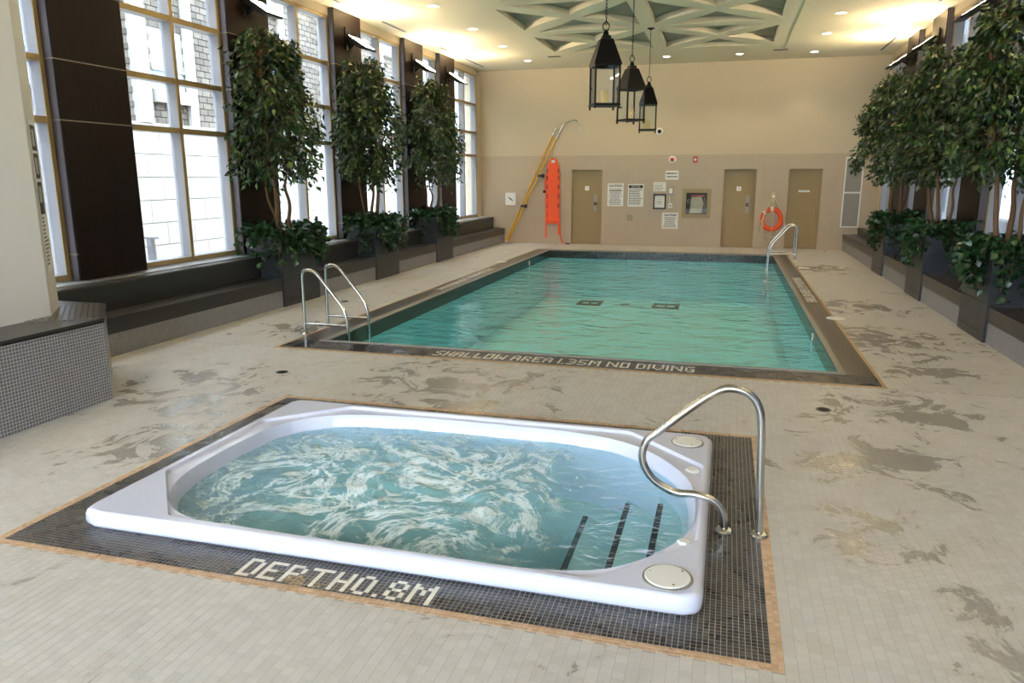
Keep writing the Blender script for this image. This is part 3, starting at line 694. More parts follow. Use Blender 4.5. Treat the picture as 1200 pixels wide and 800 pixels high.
PIL = [(-5.76, -4.71), (-2.64, -1.59), (.48, 1.53), (3.6, 4.65), (6.72, 7.76), (9.75, 10.80), (12.84, 13.9), (15.95, 17.0), (18.07, 19.12)]
WINS = [(-4.71, -2.64), (-1.59, .48), (1.53, 3.6), (4.65, 6.72), (7.76, 9.75), (10.8, 12.84), (13.9, 15.95), (17.0, 18.07), (19.12, 21.2)]
TRANS = (2.51, 3.14, 3.91); WTOP = 4.72
SILL = {-1: .76, 1: .60}
def side_x(s, d): return LX-d if s < 0 else RX+d
NUM = ['', 'first', 'second', 'third', 'fourth', 'fifth', 'sixth', 'seventh', 'eighth', 'ninth']
winno = 0
for s in (-1, 1):
    SN = 'left' if s < 0 else 'right'; X = lambda d: side_x(s, d); sz = SILL[s]
    wl = MB()
    wl.box(X(.80), X(1.05), FY, BY, 0, sz); wl.box(X(.80), X(1.05), FY, BY, WTOP, CH+.4)
    for a, b in WINS: wl.box(X(.725), X(.80), a, b, WTOP, CH)
    for a, b in PIL: wl.box(X(.80), X(.90), a+.01, b-.01, sz, WTOP)
    wl.box(X(.72), X(1.05), 21.2, BY, sz, WTOP); wl.box(X(.75), X(1.05), FY-.2, -5.76+.02, sz, WTOP)
    struct(wl.build('wall_'+SN, 'plaster_cream'), '%s long wall holding the tall windows' % SN, 'wall')
    # windows
    for wi, (a, b) in enumerate(WINS):
        winno += 1
        where = 'window bay %s on the %s wall, counted from the far end' % (NUM[len(WINS)-wi], SN)
        wn = struct(root('window_%d' % winno, (0, (a+b)/2, 0)), 'tall gridded ' + where, 'window'); ym = (a+b)/2
        A, Bq = a-ym, b-ym; z0 = sz+.02
        def bar(y0, y1, za, zb, nm, d0=.735, d1=.90):
            q = MB(); q.box(X(d0+.012), X(d1), y0, y1, za, zb); q.cur = 1; q.box(X(d0), X(d0+.012), y0, y1, za, zb); return q.build(nm, ['mullion', 'mullion_warm_front'], wn)  # thin front layer takes the painted warm light
        bar(A+.005, A+.06, z0, WTOP, 'jamb'); bar(Bq-.06, Bq-.005, z0, WTOP, 'jamb')
        cuts = [(A+.06, Bq-.06)]
        if b-a > 1.5:
            bar(-.03, .03, z0+.06, WTOP, 'mullion'); cuts = [(A+.06, -.03), (.03, Bq-.06)]
        bar(A+.06, Bq-.06, z0, z0+.06, 'bottom_rail', .73); bar(A+.06, Bq-.06, WTOP-.05, WTOP, 'head_rail')
        zs = [z0+.06]+[t for t in TRANS]+[WTOP-.05]
        for t in TRANS:
            for c0, c1 in cuts: bar(c0, c1, t-.035, t+.035, 'transom', .742)
        for c0, c1 in cuts:
            for k in range(4):
                za = zs[k]+(.035 if k else 0); zb = zs[k+1]-(.035 if k < 3 else 0)
                MB().box(X(.862), X(.868), c0, c1, za, zb).build('pane', 'window_glass', wn)
        portal(X(1.0), ym, 2.7, 4.0, b-a, (0, R(-90*s), 0)).rotation_euler = (0, R(90 if s > 0 else -90), 0)
    # dark pilasters with panel joints and wall uplights
    for pi_, (a, b) in enumerate(PIL):
        ym = (a+b)/2; hw = (b-a)/2
        nm = NUM[len(PIL)-pi_]
        pl = thing('pilaster', 'dark wood clad pilaster, %s from the far end on the %s wall' % (nm, SN), 'pilaster', (X(.62), ym, 0), 0, 'dark wood pilasters')
        zz = [sz+.005, 1.06, TRANS[0]-.02, TRANS[1], TRANS[2], CH-.002] if False else [sz+.005, TRANS[0], TRANS[1], TRANS[2], CH-.003]
        D = lambda d: (X(.62+d)-X(.62))
        for k in range(len(zz)-1):
            MB().box(D(0), D(.03), -hw+.012, hw-.012, zz[k]+.006, zz[k+1]-.006).build('panel', 'dark_wood', pl)
            MB().box(D(.015), D(.17), -hw+.002, -hw+.012, zz[k]+.006, zz[k+1]-.006).build('side_panel', 'daylit_metal', pl)
            MB().box(D(.03), D(.17), hw-.012, hw-.002, zz[k]+.006, zz[k+1]-.006).build('side_panel', 'daylit_metal', pl)
            if k: MB().box(D(-.004), D(.17), -hw, hw, zz[k]-.006, zz[k]+.006).build('joint_strip', 'brown_strip', pl)
        MB().box(D(-.004), D(.12), -hw, -hw+.012, 1.055, 1.07).build('joint_strip', 'brown_strip', pl)
        # uplight
        if ym > -2:
            u = thing('wall_uplight', 'black tilted wall uplight on the %s %s pilaster from the far end' % (nm, SN), 'wall light', (X(.615), ym, 4.40), 0, 'tilted wall uplights')
            q = -s
            MB().box(0, q*.022, -.14, .10, -.20, .20).build('back_plate', 'black_metal', u)
            MB().box(q*.022, q*.11, -.09, .05, -.09, .06).build('gear_box', 'black_metal', u)
            arm = MB(); arm.prism([(q*.05, .03), (q*.05, -.19), (q*.07, -.19), (q*.20, -.10), (q*.20, -.06), (q*.08, -.13)], -.11, -.09, 'y'); arm.build('bracket', 'black_metal', u)
            hd = MB(); hd.prism([(q*.10, .05), (q*.46, -.185), (q*.45, -.215), (q*.30, -.19), (q*.12, -.06), (q*.07, .0)], -.20, .20, 'y'); hd.build('head', 'black_metal', u)
            ln = MB(); nx_, nz_ = .235*q/.43, .36/.43
            p0 = (q*.115-nx_*.003, .040-nz_*.003); p1 = (q*.435-nx_*.003, -.169-nz_*.003)
            ln.prism([p0, p1, (p1[0]+nx_*.004, p1[1]+nz_*.004), (p0[0]+nx_*.004, p0[1]+nz_*.004)], -.185, .185, 'y'); ln.build('lens', 'uplight_lens', u)
    # two-step tiled bench, broken by the planters
    PLY = [(-2.75, -1.7), (.38, 1.43), (3.5, 4.55)] if False else []
    PLY = [(9.73, 10.76), (12.86, 13.88), (15.98, 17.02)]
    ends = [FY]+[v for p_ in PLY for v in p_]+[BY-.001]
    bench = thing('tiled_bench', 'two-step mosaic bench running under the %s windows' % SN, 'bench', (X(0), 8, 0))
    bx = lambda d: X(d)-X(0)
    for k in range(0, len(ends), 2):
        y0, y1 = ends[k]-8+.002, ends[k+1]-8-.002
        MB().box(bx(.0), bx(.34), y0, y1, 0, .25).build('base', 'bench_grey', bench)
        MB().box(bx(-.012), bx(.34), y0, y1, .25, .41).build('seat_front', 'bench_dark', bench)
        MB().box(bx(-.014), bx(.34), y0, y1, .41, .425).build('seat', 'tread_dark', bench)
        MB().box(bx(.34), bx(.60), y0, y1, 0, sz-.03).build('riser', 'bench_dark', bench)
        MB().box(bx(.33), bx(.60), y0, y1, sz-.03, sz-.012).build('ledge', 'tread_dark', bench)
        MB().box(bx(.50), bx(.80), y0, y1, sz-.012, sz).build('sill', 'sill_metal', bench)
    for k, (y0, y1) in enumerate(PLY):
        PN = ('near', 'middle', 'far')[k]
        pt_ = thing('planter', 'slate slab planter box, %s one of three along the %s bench' % (PN, SN), 'planter', (X(0), (y0+y1)/2, 0), 0, 'slate planters')
        hw = (y1-y0)/2; d0, d1 = -.03, .56; HT = 1.02
        MB().box(bx(d0+.02), bx(d1-.02), -hw+.02, hw-.02, .01, HT-.12).build('core', 'black_plastic', pt_)
        MB().box(bx(d0+.03), bx(d1-.03), -hw+.03, hw-.03, HT-.12, HT-.05).build('soil', 'soil', pt_)
        for z0, z1 in ((0, .10), (.105, .455), (.46, .735), (.74, HT)):
            MB().box(bx(d0), bx(d0+.02), -hw, hw, z0, z1).build('slab', 'slate', pt_)
            MB().box(bx(d0+.02), bx(d1), -hw, -hw+.02, z0, z1).build('slab', 'slate', pt_); MB().box(bx(d0+.02), bx(d1), hw-.02, hw, z0, z1).build('slab', 'slate', pt_)
        MB().box(bx(d1-.02), bx(d1), -hw+.02, hw-.02, .1, HT).build('slab', 'slate', pt_)
    # slot diffusers in the ceiling
    for (y0, y1) in ((8.0, 9.6), (11.0, 12.6), (14.3, 15.4), (17.4, 18.3), (18.9, 20.7)):
        sd = MB(); sd.box(-.035, .035, -(y1-y0)/2, (y1-y0)/2, -.004, .0); o = sd.build('slot_diffuser', 'steel_dark'); o.location = (X(.34), (y0+y1)/2, CH)
        tag(o, '%s narrow dark air slot from the end wall in the ceiling along the %s windows' % ({20.7: 'first', 18.3: 'second', 15.4: 'third', 12.6: 'fourth', 9.6: 'fifth'}[y1], SN), 'air vent', 'ceiling air slots')
        b_s = MB(); b_s.box(-.045, -.035, -(y1-y0)/2, (y1-y0)/2, -.006, 0); b_s.box(.035, .045, -(y1-y0)/2, (y1-y0)/2, -.006, 0); b_s.build('edge_trim', 'trim_white', o)

# ------------------------------------------------------------------ column on tiled pedestal (left foreground)
cx, cy, ap = -6.12, 4.74, .565
k_ = math.tan(R(22.5))*ap
octa = [(-5.6, 4.55), (-5.6, 5.06), (-5.93, 5.455), (-6.4, 5.455), (-6.72, 5.06), (-6.72, 4.55), (-6.4, 4.15), (-5.93, 4.15)]
colm = thing('column', 'white octagonal column standing on a tiled pedestal', 'column', (cx, cy, 0))
o = MB().prism([(x-cx, y-cy) for x, y in octa], .72, CH, 'z').build('shaft', 'plaster_white', colm)
ped = [(-5.11, 2.9), (-5.11, 5.12), (-5.70, 5.75), (-6.36, 5.75), (-6.36, 2.9)]
pd = thing('column_pedestal', 'grey mosaic pedestal with cut corner under the white column', 'pedestal', (-5.75, 4.5, 0))
def rel(poly): return [(x+5.75, y-4.5) for x, y in poly]
q = MB(); q.prism(rel(ped), 0, .685); q.build('base', 'pedestal_grey', pd)
top = [(-5.098, 2.9), (-5.098, 5.125), (-5.693, 5.762), (-6.36, 5.762), (-6.36, 2.9)]
MB().prism(rel(top), .70, .722).build('top', 'tread_dark', pd)
# projecting edge tiles along the top
n = 62
for i in range(n):
    y0 = 3.15+(5.12-3.15)*i/n
    MB().box(-5.112+5.75, -5.094+5.75, y0-4.5+.002, y0-4.5+(5.12-3.15)/n-.004, .685, .702).build('edge_tile', 'step_black' , pd)
q = MB(); q.prism(rel(ped), .685, .70); q.build('edge_bed', 'bench_dark', pd)
# ribbed treads on the ledge behind the column
for i in range(12):
    o_ = .035+i*.046; x0, y0 = -5.115-.707*o_-.02, 5.12-.707*o_+.0
    q = MB(); dx, dy = -.60, .63
    pts = [(x0, y0), (x0+dx, y0+dy)]; wv = (.0165*.72, .0165*.69)
    pts = [(x0-wv[0], y0-wv[1]), (x0+dx-wv[0], y0+dy-wv[1]), (x0+dx+wv[0], y0+dy+wv[1]), (x0+wv[0], y0+wv[1])]
    q.prism(rel(pts), .722, .730); q.build('rib_tile', 'tread_plain', pd)
# two notices on the diagonal face of the column
mid = ((octa[1][0]+octa[2][0])/2, (octa[1][1]+octa[2][1])/2)
def col_sign(z, wd, ht, label):
    t = thing('notice_sign', label, 'sign', (mid[0]+.002, mid[1]+.002, z), R(129.9), 'notices on the white column')
    MB().box(-wd/2, wd/2, -.004, .0, -ht/2, ht/2).build('board', 'paper', t); return t
t = col_sign(2.01, .30, .74, 'upper tall notice with three dark blocks on the white column')
for j, z in enumerate((.225, -.01, -.25)):
    b1 = MB().box(-.11, .11, -.006, -.004, z-.105, z+.105).build('dark_block', 'ink', t)
    for k in range(2): MB().box(-.06+.06*k, -.03+.06*k, -.0065, -.006, z-.07, z+.07).build('mark', 'paper', b1)
t = col_sign(1.42, .30, .64, 'lower notice with dark header and rows of print on the white column')
MB().box(-.11, .11, -.006, -.004, .17, .29).build('header', 'ink', t)
rr = random.Random(4)
for i in range(13):
    wv = rr.uniform(.10, .22); MB().box(-.11, -.11+wv, -.006, -.004, .13-i*.033, .145-i*.033).build('print_line', 'soft_ink', t)

# ------------------------------------------------------------------ ceiling with triangular coffers
cells_x = (-3.06, -.385); HXc = 1.19; rows = [17.8-2.87*k for k in range(8)]; HYc = 1.12; CD = .11
def tri_loops():
    """four curved triangles in a cell centred on 0: left, right, near, far"""
    g_ = .20
    def edge(a, b, bow):
        a, b = Vector(a), Vector(b); n_ = Vector((-(b-a).y, (b-a).x)).normalized()
        return [tuple(a.lerp(b, t/6)+n_*bow*4*(t/6)*(1-t/6)) for t in range(6)]
    ax, ay = HXc, HYc
    out = []
    for p in ([(-ax, ay-.06), (-ax, -ay+.06), (-g_, 0)], [(ax, -ay+.06), (ax, ay-.06), (g_, 0)], [(-ax+.26, -ay-.14), (ax-.26, -ay-.14), (0, -g_)], [(ax-.26, ay+.14), (-ax+.26, ay+.14), (0, g_)]):
        lp_ = edge(p[0], p[1], 0)+edge(p[1], p[2], .055)+edge(p[2], p[0], .055)
        out.append(lp_)
    return out
LOOPS = tri_loops()
bm = bmesh.new()
CX0, CX1 = -7.45, 4.1
def loop_edges(pts):
    vs = [bm.verts.new((x, y, CH)) for x, y in pts]; return [bm.edges.new((vs[i], vs[(i+1) % len(vs)])) for i in range(len(vs))]
FX0, FX1, FYa, FYb = -4.62, 1.17, rows[-1]-1.6, 19.45
for yc in rows:
    for j, xc in enumerate(cells_x):
        x0, x1 = (FX0, -1.7225) if j == 0 else (-1.7225, FX1); y0, y1 = yc-1.435, yc+1.435
        ed = loop_edges([(x0, y0), (x1, y0), (x1, y1), (x0, y1)])
        for lp_ in LOOPS: ed += loop_edges([(xc+x, yc+y) for x, y in lp_])
        bmesh.ops.triangle_fill(bm, edges=ed, use_beauty=True)
yT, yB = rows[0]+1.435, rows[-1]-1.435
for (x0, x1, y0, y1) in ((CX0, FX0, FY-.2, BY+.2), (FX1, CX1, FY-.2, BY+.2), (FX0, FX1, yT, BY+.2), (FX0, FX1, FY-.2, yB)):
    bm.faces.new([bm.verts.new(p_) for p_ in ((x0, y0, CH), (x1, y0, CH), (x1, y1, CH), (x0, y1, CH))])
for f_ in bm.faces:
    if f_.normal.z > 0: f_.normal_flip()
me = bpy.data.meshes.new('ceiling'); bm.to_mesh(me); bm.free(); me.materials.append(M['ceiling_paint'])
ceil = struct(link('ceiling', me), 'cream ceiling with rows of triangular coffers', 'ceiling')
MB().box(CX0, CX1, FY-.2, BY+.3, CH+.3, CH+.45).build('sky_block_slab', 'coffer_back', ceil)  # unseen slab added above the coffers to block the sky
cof = []
for lp_ in LOOPS:
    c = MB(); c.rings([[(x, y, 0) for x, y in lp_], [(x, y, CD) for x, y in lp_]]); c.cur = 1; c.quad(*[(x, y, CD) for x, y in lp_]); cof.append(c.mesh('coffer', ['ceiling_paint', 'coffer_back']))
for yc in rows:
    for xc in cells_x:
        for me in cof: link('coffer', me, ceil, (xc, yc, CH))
MB().box(1.10, 1.13, 2, 19.7, CH-.012, CH).build('reveal_strip', 'ceiling_paint', ceil)

# recessed downlights
def downlight(x, y, label):
    t = thing('downlight', label, 'ceiling light', (x, y, CH), 0, 'recessed ceiling downlights')
    MB().rings([[(r*math.cos(k*math.pi/14), r*math.sin(k*math.pi/14), z) for k in range(28)] for r, z in ((.12, 0), (.12, -.008), (.09, -.008), (.085, -.001))]).build('trim_ring', 'trim_white', t, 40)
    MB().lathe([(.082, -.0005), (.08, -.003), (.02, -.004)], (0, 0, 0), 24).build('bulb', 'downlight_bulb', t)
    l = bpy.data.lights.new('downlight_lamp', 'SPOT'); l.energy = DOWNLIGHT if y > 9 else DOWNLIGHT*.25; l.color = (1, .80, .55); l.spot_size = R(105); l.spot_blend = .6; l.shadow_soft_size = .06
    lo = bpy.data.objects.new('downlight_lamp', l); COL.objects.link(lo); lo.parent = t; lo.location = (0, 0, -.02)
for x, nm in ((-5.22, 'left'), (1.83, 'right')):
    ys = [19.93, 17.65, 15.5, 13.3, 11.1, 8.9, 6.7, 4.5, 2.3] if x < 0 else [20.5, 18.03, 15.94, 13.75, 11.6, 9.4, 7.2, 5.0, 2.8]
    for k, y in enumerate(ys): downlight(x, y, '%s recessed downlight from the end wall in the %s ceiling row' % (NUM[k+1], nm))
downlight(-1.68, 20.25, 'recessed downlight near the end wall behind the farthest lantern'); downlight(.09, 20.33, 'recessed downlight near the end wall above the middle door'); downlight(-3.45, 20.2, 'recessed downlight near the end wall above the yellow poles')
for x, y, lab in ((-4.4, 19.45, 'small ceiling grille near the left end of the end wall'), (1.02, 19.94, 'small ceiling grille near the right end of the end wall')):
    t = thing('ceiling_grille', lab, 'air vent', (x, y, CH), 0, 'small ceiling grilles')
    MB().box(-.17, .17, -.09, .09, -.008, 0).build('frame', 'grille_grey', t)
    for k in range(5): MB().box(-.15, .15, -.07+k*.03, -.055+k*.03, -.012, -.008).build('slat', 'steel_dark', t)

# ------------------------------------------------------------------ hanging lanterns
def lantern(y, label, rz, chain):
    t = thing('lantern', label, 'lantern', (-1.70, y, 2.85), rz, 'black candle lanterns')
    a = .165; zb, zg, zr = .03, .53, .86
    for sx_ in (-1, 1):
        for sy_ in (-1, 1):
            MB().box(sx_*a-.012, sx_*a+.012, sy_*a-.012, sy_*a+.012, -.04, zg).build('post', 'black_metal', t)
    MB().box(-a-.018, a+.018, -a-.018, a+.018, 0, zb).build('base', 'black_metal', t)
    fr = MB()
    for q in (-1, 1): fr.box(-a, a, q*a-.012, q*a+.012, zg-.02, zg+.012); fr.box(q*a-.012, q*a+.012, -a, a, zg-.02, zg+.012)
    fr.build('top_frame', 'black_metal', t)
    sq = lambda h, z: [(-h, -h, z), (h, -h, z), (h, h, z), (-h, h, z)]
    MB().rings([sq(a+.025, zg-.005), sq(a+.02, zg+.02), sq(.085, zr), sq(.06, zr+.01), sq(.055, zr+.05)], cap1=True).build('roof', 'black_metal', t)
    MB().lathe([(.03, zr+.05), (.042, zr+.07), (.03, zr+.1), (.015, zr+.12)], (0, 0, 0), 14).build('finial', 'black_metal', t, 40)
    MB().tube([(.045*math.cos(k*math.pi/8), 0, zr+.165+.055*math.sin(k*math.pi/8)) for k in range(16)], .007, 6, closed=True).build('ring', 'black_metal', t, 60)
    for k, (dx, dy) in enumerate(((0, -1), (0, 1), (1, 0), (-1, 0))):
        e = a-.002; g_ = MB()
        if dx: g_.box(dx*e-.0015, dx*e+.0015, -a+.012, a-.012, zb, zg-.02)
        else: g_.box(-a+.012, a-.012, dy*e-.0015, dy*e+.0015, zb, zg-.02)
        g_.build('glass_pane', 'window_glass', t)
    MB().lathe([(.05, zb), (.05, zb+.17), (.044, zb+.178), (.02, zb+.17)], (0, 0, 0), 20).build('candle', 'candle_wax', t, 40)
    MB().tube([(0, 0, zb+.165), (.002, 0, zb+.19)], .003, 6).build('wick', 'ink', t)
    MB().box(-a-.045, -a-.012, -.012, .012, .21, .235).build('latch', 'black_metal', t)
    top = CH-2.85
    if chain:
        z = zr+.215; k = 0
        lk = MB().tube([(.012*math.cos(q*math.pi/5), 0, .026*math.sin(q*math.pi/5)) for q in range(10)], .0042, 5, closed=True).mesh('chain_link', 'black_metal', 60)
        while z < top-.02:
            o = link('chain_link', lk, t, (0, 0, z)); o.rotation_euler = (0, 0, R(90)*(k % 2)); z += .043; k += 1
    else:
        MB().tube([(0, 0, zr+.2), (0, 0, top)], .006, 8).build('rod', 'black_metal', t)
    MB().lathe([(.075, top), (.075, top-.012), (.03, top-.03), (.012, top-.04)], (0, 0, 0), 20).build('canopy', 'black_metal', t, 40)
lantern(10.65, 'black candle lantern nearest the camera, hanging on a chain', R(22), True)
lantern(13.55, 'middle black candle lantern hanging over the pool', R(38), True)
lantern(16.43, 'farthest black candle lantern, hanging on a thin rod', R(6), False)

# ------------------------------------------------------------------ things on the end wall
def wall_thing(name, label, cat, x, z, group=None, y=BY): return thing(name, label, cat, (x, y, z), 0, group)
def put_text(parent, txt, size, x, z, mat='ink', y=-.0085, align='CENTER', bold=0):
    o = link('lettering', text_mesh(txt, size, mat, align, bold=bold), parent, (x, y, z)); o.rotation_euler = (R(90), 0, 0); return o
def sign(label, x0, x1, z0, z1, group='paper notices on the end wall'):
    t = wall_thing('notice_sign', label, 'sign', (x0+x1)/2, (z0+z1)/2, group); W, Hh = x1-x0, z1-z0
    MB().box(-W/2, W/2, -.008, -.0005, -Hh/2, Hh/2).build('board', 'paper', t); return t, W, Hh
def lines(t, W, z1, z0, n, seed, mat='soft_ink', cen=False, h=.5):
    rr = random.Random(seed); st = (z1-z0)/n
    for i in range(n):
        wv = W*rr.uniform(.62, .86); z = z1-st*(i+.5); x0 = -wv/2 if cen else -W*.43
        # broken into words
        x = x0
        while x < x0+wv-.02:
            ww = min(rr.uniform(.025, .075), x0+wv-x); MB().box(x, x+ww, -.009, -.008, z-st*h/2, z+st*h/2).build('print_word', mat, t); x += ww+.012
t, W, Hh = sign('white caution notice right beside the leftmost door', -3.28, -2.83, 1.10, 1.73)
put_text(t, 'CAUTION', .085, 0, Hh/2-.07, bold=.003); put_text(t, 'POOL RULES &', .05, 0, Hh/2-.155, bold=.001); MB().box(-.18, .18, -.009, -.008, Hh/2-.215, Hh/2-.19).build('underline', 'ink', t)
lines(t, W, Hh/2-.23, -Hh/2+.03, 10, 1, 'soft_ink', True)
t, W, Hh = sign('white notice with dark header bar, second from the leftmost door', -2.705, -2.265, 1.09, 1.71)
MB().box(-.195, .195, -.009, -.008, Hh/2-.11, Hh/2-.03).build('header', 'ink', t); put_text(t, 'NOTICE', .07, 0, Hh/2-.07, 'paper', -.0095)
lines(t, W, Hh/2-.13, -Hh/2+.05, 9, 2, 'soft_ink')
t, W, Hh = sign('small white emergency telephone sign under the red alarm bell', -1.685, -1.33, 1.83, 2.075)
put_text(t, 'EMERGENCY', .054, 0, .045, bold=.0025); put_text(t, 'TELEPHONE', .054, 0, -.045, bold=.0025)
t, W, Hh = sign('small pale printed card above the black picture frame', -1.995, -1.66, 1.515, 1.765)
put_text(t, 'POOL HOURS', .04, 0, .08, 'soft_ink'); lines(t, W, .05, -.11, 4, 3, 'grille_grey')
t, W, Hh = sign('lower white caution notice below the wall telephone', -1.73, -1.29, .49, .935)
put_text(t, 'CAUTION', .075, 0, Hh/2-.07, bold=.003); lines(t, W, Hh/2-.12, -Hh/2+.03, 8, 5, 'soft_ink', True)
t = wall_thing('framed_certificate', 'small certificate in a black picture frame on the end wall', 'picture frame', -1.815, 1.235)
fr = MB(); fr.box(-.175, .175, -.03, 0, .17, .21); fr.box(-.175, .175, -.03, 0, -.21, -.17); fr.box(-.175, -.135, -.03, 0, -.17, .17); fr.box(.135, .175, -.03, 0, -.17, .17); fr.build('frame', 'black_plastic', t)
MB().box(-.135, .135, -.008, -.001, -.17, .17).build('paper', 'paper', t); put_text(t, 'LICENCE', .04, 0, .07, 'soft_ink', -.009); lines(t, .2, .03, -.08, 4, 7, 'grille_grey', True)
t = wall_thing('wall_telephone', 'grey emergency telephone with hanging handset on the end wall', 'telephone', -1.515, 1.53)
MB().box(-.07, .07, -.06, 0, -.11, .11).build('body', 'grille_grey', t); MB().box(-.045, .045, -.068, -.06, -.07, .07).build('keypad', 'trim_white', t)
MB().tube([(.0, -.03, -.11), (-.035, -.03, -.17), (-.03, -.03, -.28), (.0, -.03, -.35)], .008, 6).build('cord', 'trim_white', t, 60)
MB().box(-.05, .05, -.05, -.005, -.46, -.34).build('handset', 'trim_white', t); MB().box(-.025, .025, -.054, -.05, -.42, -.39).build('button', 'ink', t)
t = wall_thing('equipment_cabinet', 'recessed cabinet window showing a pale folded bundle on the end wall', 'cabinet', -.815, 1.19)
fr = MB(); W, Hh, w2, h2 = .77, .80, .56, .575
fr.box(-W/2, W/2, -.015, 0, h2/2, Hh/2); fr.box(-W/2, W/2, -.015, 0, -Hh/2, -h2/2); fr.box(-W/2, -w2/2, -.015, 0, -h2/2, h2/2); fr.box(w2/2, W/2, -.015, 0, -h2/2, h2/2); fr.build('frame', 'box_tan', t)
MB().box(-w2/2, w2/2, -.003, -.0005, -h2/2, h2/2).build('dark_interior', 'shelf_dark', t)
bd = MB(); bd.prism([(-.14, .17), (.13, .18), (.19, .02), (.15, -.26), (-.18, -.27), (-.15, 0)], -.006, -.003, 'y'); bd.build('folded_bundle', 'fabric_pale', t)
MB().box(-.16, .2, -.008, -.006, .19, .225).build('red_strip', 'red_plastic', t)
MB().tube([(-.2+.045*math.cos(k*.5), -.006, .06+.045*math.sin(k*.5)) for k in range(13)], .008, 6).build('hose_end', 'grille_grey', t); MB().tube([(.2, -.006, .15), (.24, -.006, .05), (.2, -.006, -.05), (.235, -.006, -.1)], .008, 6).build('hose_end', 'grille_grey', t)
MB().box(-w2/2, w2/2, -.013, -.011, -h2/2, h2/2).build('glass', 'window_glass', t)
t = wall_thing('alarm_bell', 'round red alarm light on a white base, high on the end wall', 'alarm', -1.515, 2.37)
MB().lathe([(.10, 0), (.10, .03), (.085, .045), (.05, .05)], (0, 0, 0), 24, 'y').build('base', 'trim_white', t, 40); MB().lathe([(.055, .05), (.055, .08), (.035, .11), (.01, .115)], (0, 0, 0), 20, 'y').build('beacon', 'red_plastic', t, 40)
t = wall_thing('fire_strobe', 'red fire alarm strobe with white lens on the end wall', 'alarm', -.90, 2.365)
MB().box(-.06, .06, -.05, 0, -.085, .085).build('body', 'red_plastic', t); MB().lathe([(.035, .05), (.035, .062), (.02, .07)], (0, 0, 0), 16, 'y').build('lens', 'trim_white', t)
t = wall_thing('wall_outlet', 'small tan cover plate low on the end wall under the notices', 'outlet', -2.63, .78)
MB().box(-.075, .075, -.012, 0, -.075, .075).build('plate', 'box_tan', t); MB().box(-.04, .04, -.02, -.012, -.045, .045).build('socket', 'grille_grey', t)
t = wall_thing('security_camera', 'white dome security camera on the upper end wall by the farthest lantern', 'camera', -1.89, 3.12)
MB().lathe([(.10, 0), (.10, .03), (.085, .05), (.055, .055)], (0, 0, 0), 24, 'y').build('housing', 'trim_white', t, 40); MB().lathe([(.055, .055), (.05, .08), (.03, .10), (.005, .105)], (0, 0, 0), 20, 'y').build('lens_dome', 'ink', t, 40)
t = wall_thing('wall_clock', 'small square white wall clock left of the yellow poles', 'clock', -6.13, 1.28)
MB().prism(arc((.13, .15), .03, 0, 90, 3)+arc((-.13, .15), .03, 90, 180, 3)+arc((-.13, -.15), .03, 180, 270, 3)+arc((.13, -.15), .03, 270, 360, 3), -.04, 0, 'y').build('case', 'trim_white', t)
h_ = MB(); h_.tube([(-.06, -.045, .05), (.01, -.045, -.01), (.07, -.045, -.05)], .012, 6); h_.build('hands', 'ink', t); MB().lathe([(.02, .04), (.02, .05)], (0, 0, 0), 12, 'y').build('hub', 'ink', t)
# framed grille at the right end
t = wall_thing('wall_grille', 'tall white framed grey grille at the right end of the end wall', 'grille', 3.12, 1.50)
W, Hh = .44, 1.80
fr = MB(); fr.box(-W/2, W/2, -.03, 0, Hh/2-.03, Hh/2); fr.box(-W/2, W/2, -.03, 0, -Hh/2, -Hh/2+.03); fr.box(-W/2, -W/2+.03, -.03, 0, -Hh/2, Hh/2); fr.box(W/2-.03, W/2, -.03, 0, -Hh/2, Hh/2); fr.box(-W/2, W/2, -.03, 0, -.02, .02); fr.build('frame', 'trim_white', t)
MB().box(-W/2+.03, W/2-.03, -.006, 0, -Hh/2+.03, Hh/2-.03).build('backing', 'grille_grey', t)
sl = MB().box(-W/2+.03, W/2-.03, -.02, -.006, -.008, .008).mesh('slat', 'grille_grey')
for k in range(52):
    z = -Hh/2+.05+k*(Hh-.1)/51
    if abs(z) > .03: link('slat', sl, t, (0, 0, z))
# rescue poles
def pole(label, base, tip, hook):
    t = thing('rescue_pole', label, 'rescue pole', base, 0, 'yellow rescue poles')
    b, e = Vector((0, 0, 0)), Vector(tip)-Vector(base)
    MB().tube([b, b.lerp(e, .94)], .023, 10).build('shaft', 'yellow_paint', t, 60)
    MB().tube([b.lerp(e, .935), e], .019, 10).build('sleeve', 'steel', t, 60)
    MB().lathe([(.026, -.01), (.026, .05)], (0, 0, .0), 10).build('foot', 'trim_white', t)
    if hook:
        d = e.normalized(); c = [e, e+d*.10, e+d*.2+Vector((.05, 0, .02)), e+Vector((.27, 0, .235)), e+Vector((.40, 0, .26)), e+Vector((.53, 0, .20)), e+Vector((.59, 0, .07)), e+Vector((.57, 0, -.06)), e+Vector((.545, 0, -.09))]
        MB().tube(spline(c, 6), .016, 8).build('crook', 'steel', t, 60)
pole('yellow rescue pole with a steel shepherd crook leaning on the end wall', (-6.20, 21.37, .03), (-4.66, 21.47, 3.20), True)
pole('plain straight yellow pole leaning beside the crook pole', (-6.26, 21.42, .03), (-4.80, 21.48, 3.25), False)
t = wall_thing('pole_bracket', 'lower wall bracket holding the yellow poles', 'bracket', -5.72, 1.08, 'pole brackets'); MB().box(-.07, .07, -.18, 0, -.03, .03).build('arm', 'steel_dark', t); MB().box(.05, .09, -.2, 0, -.05, .05).build('clip', 'black_plastic', t)
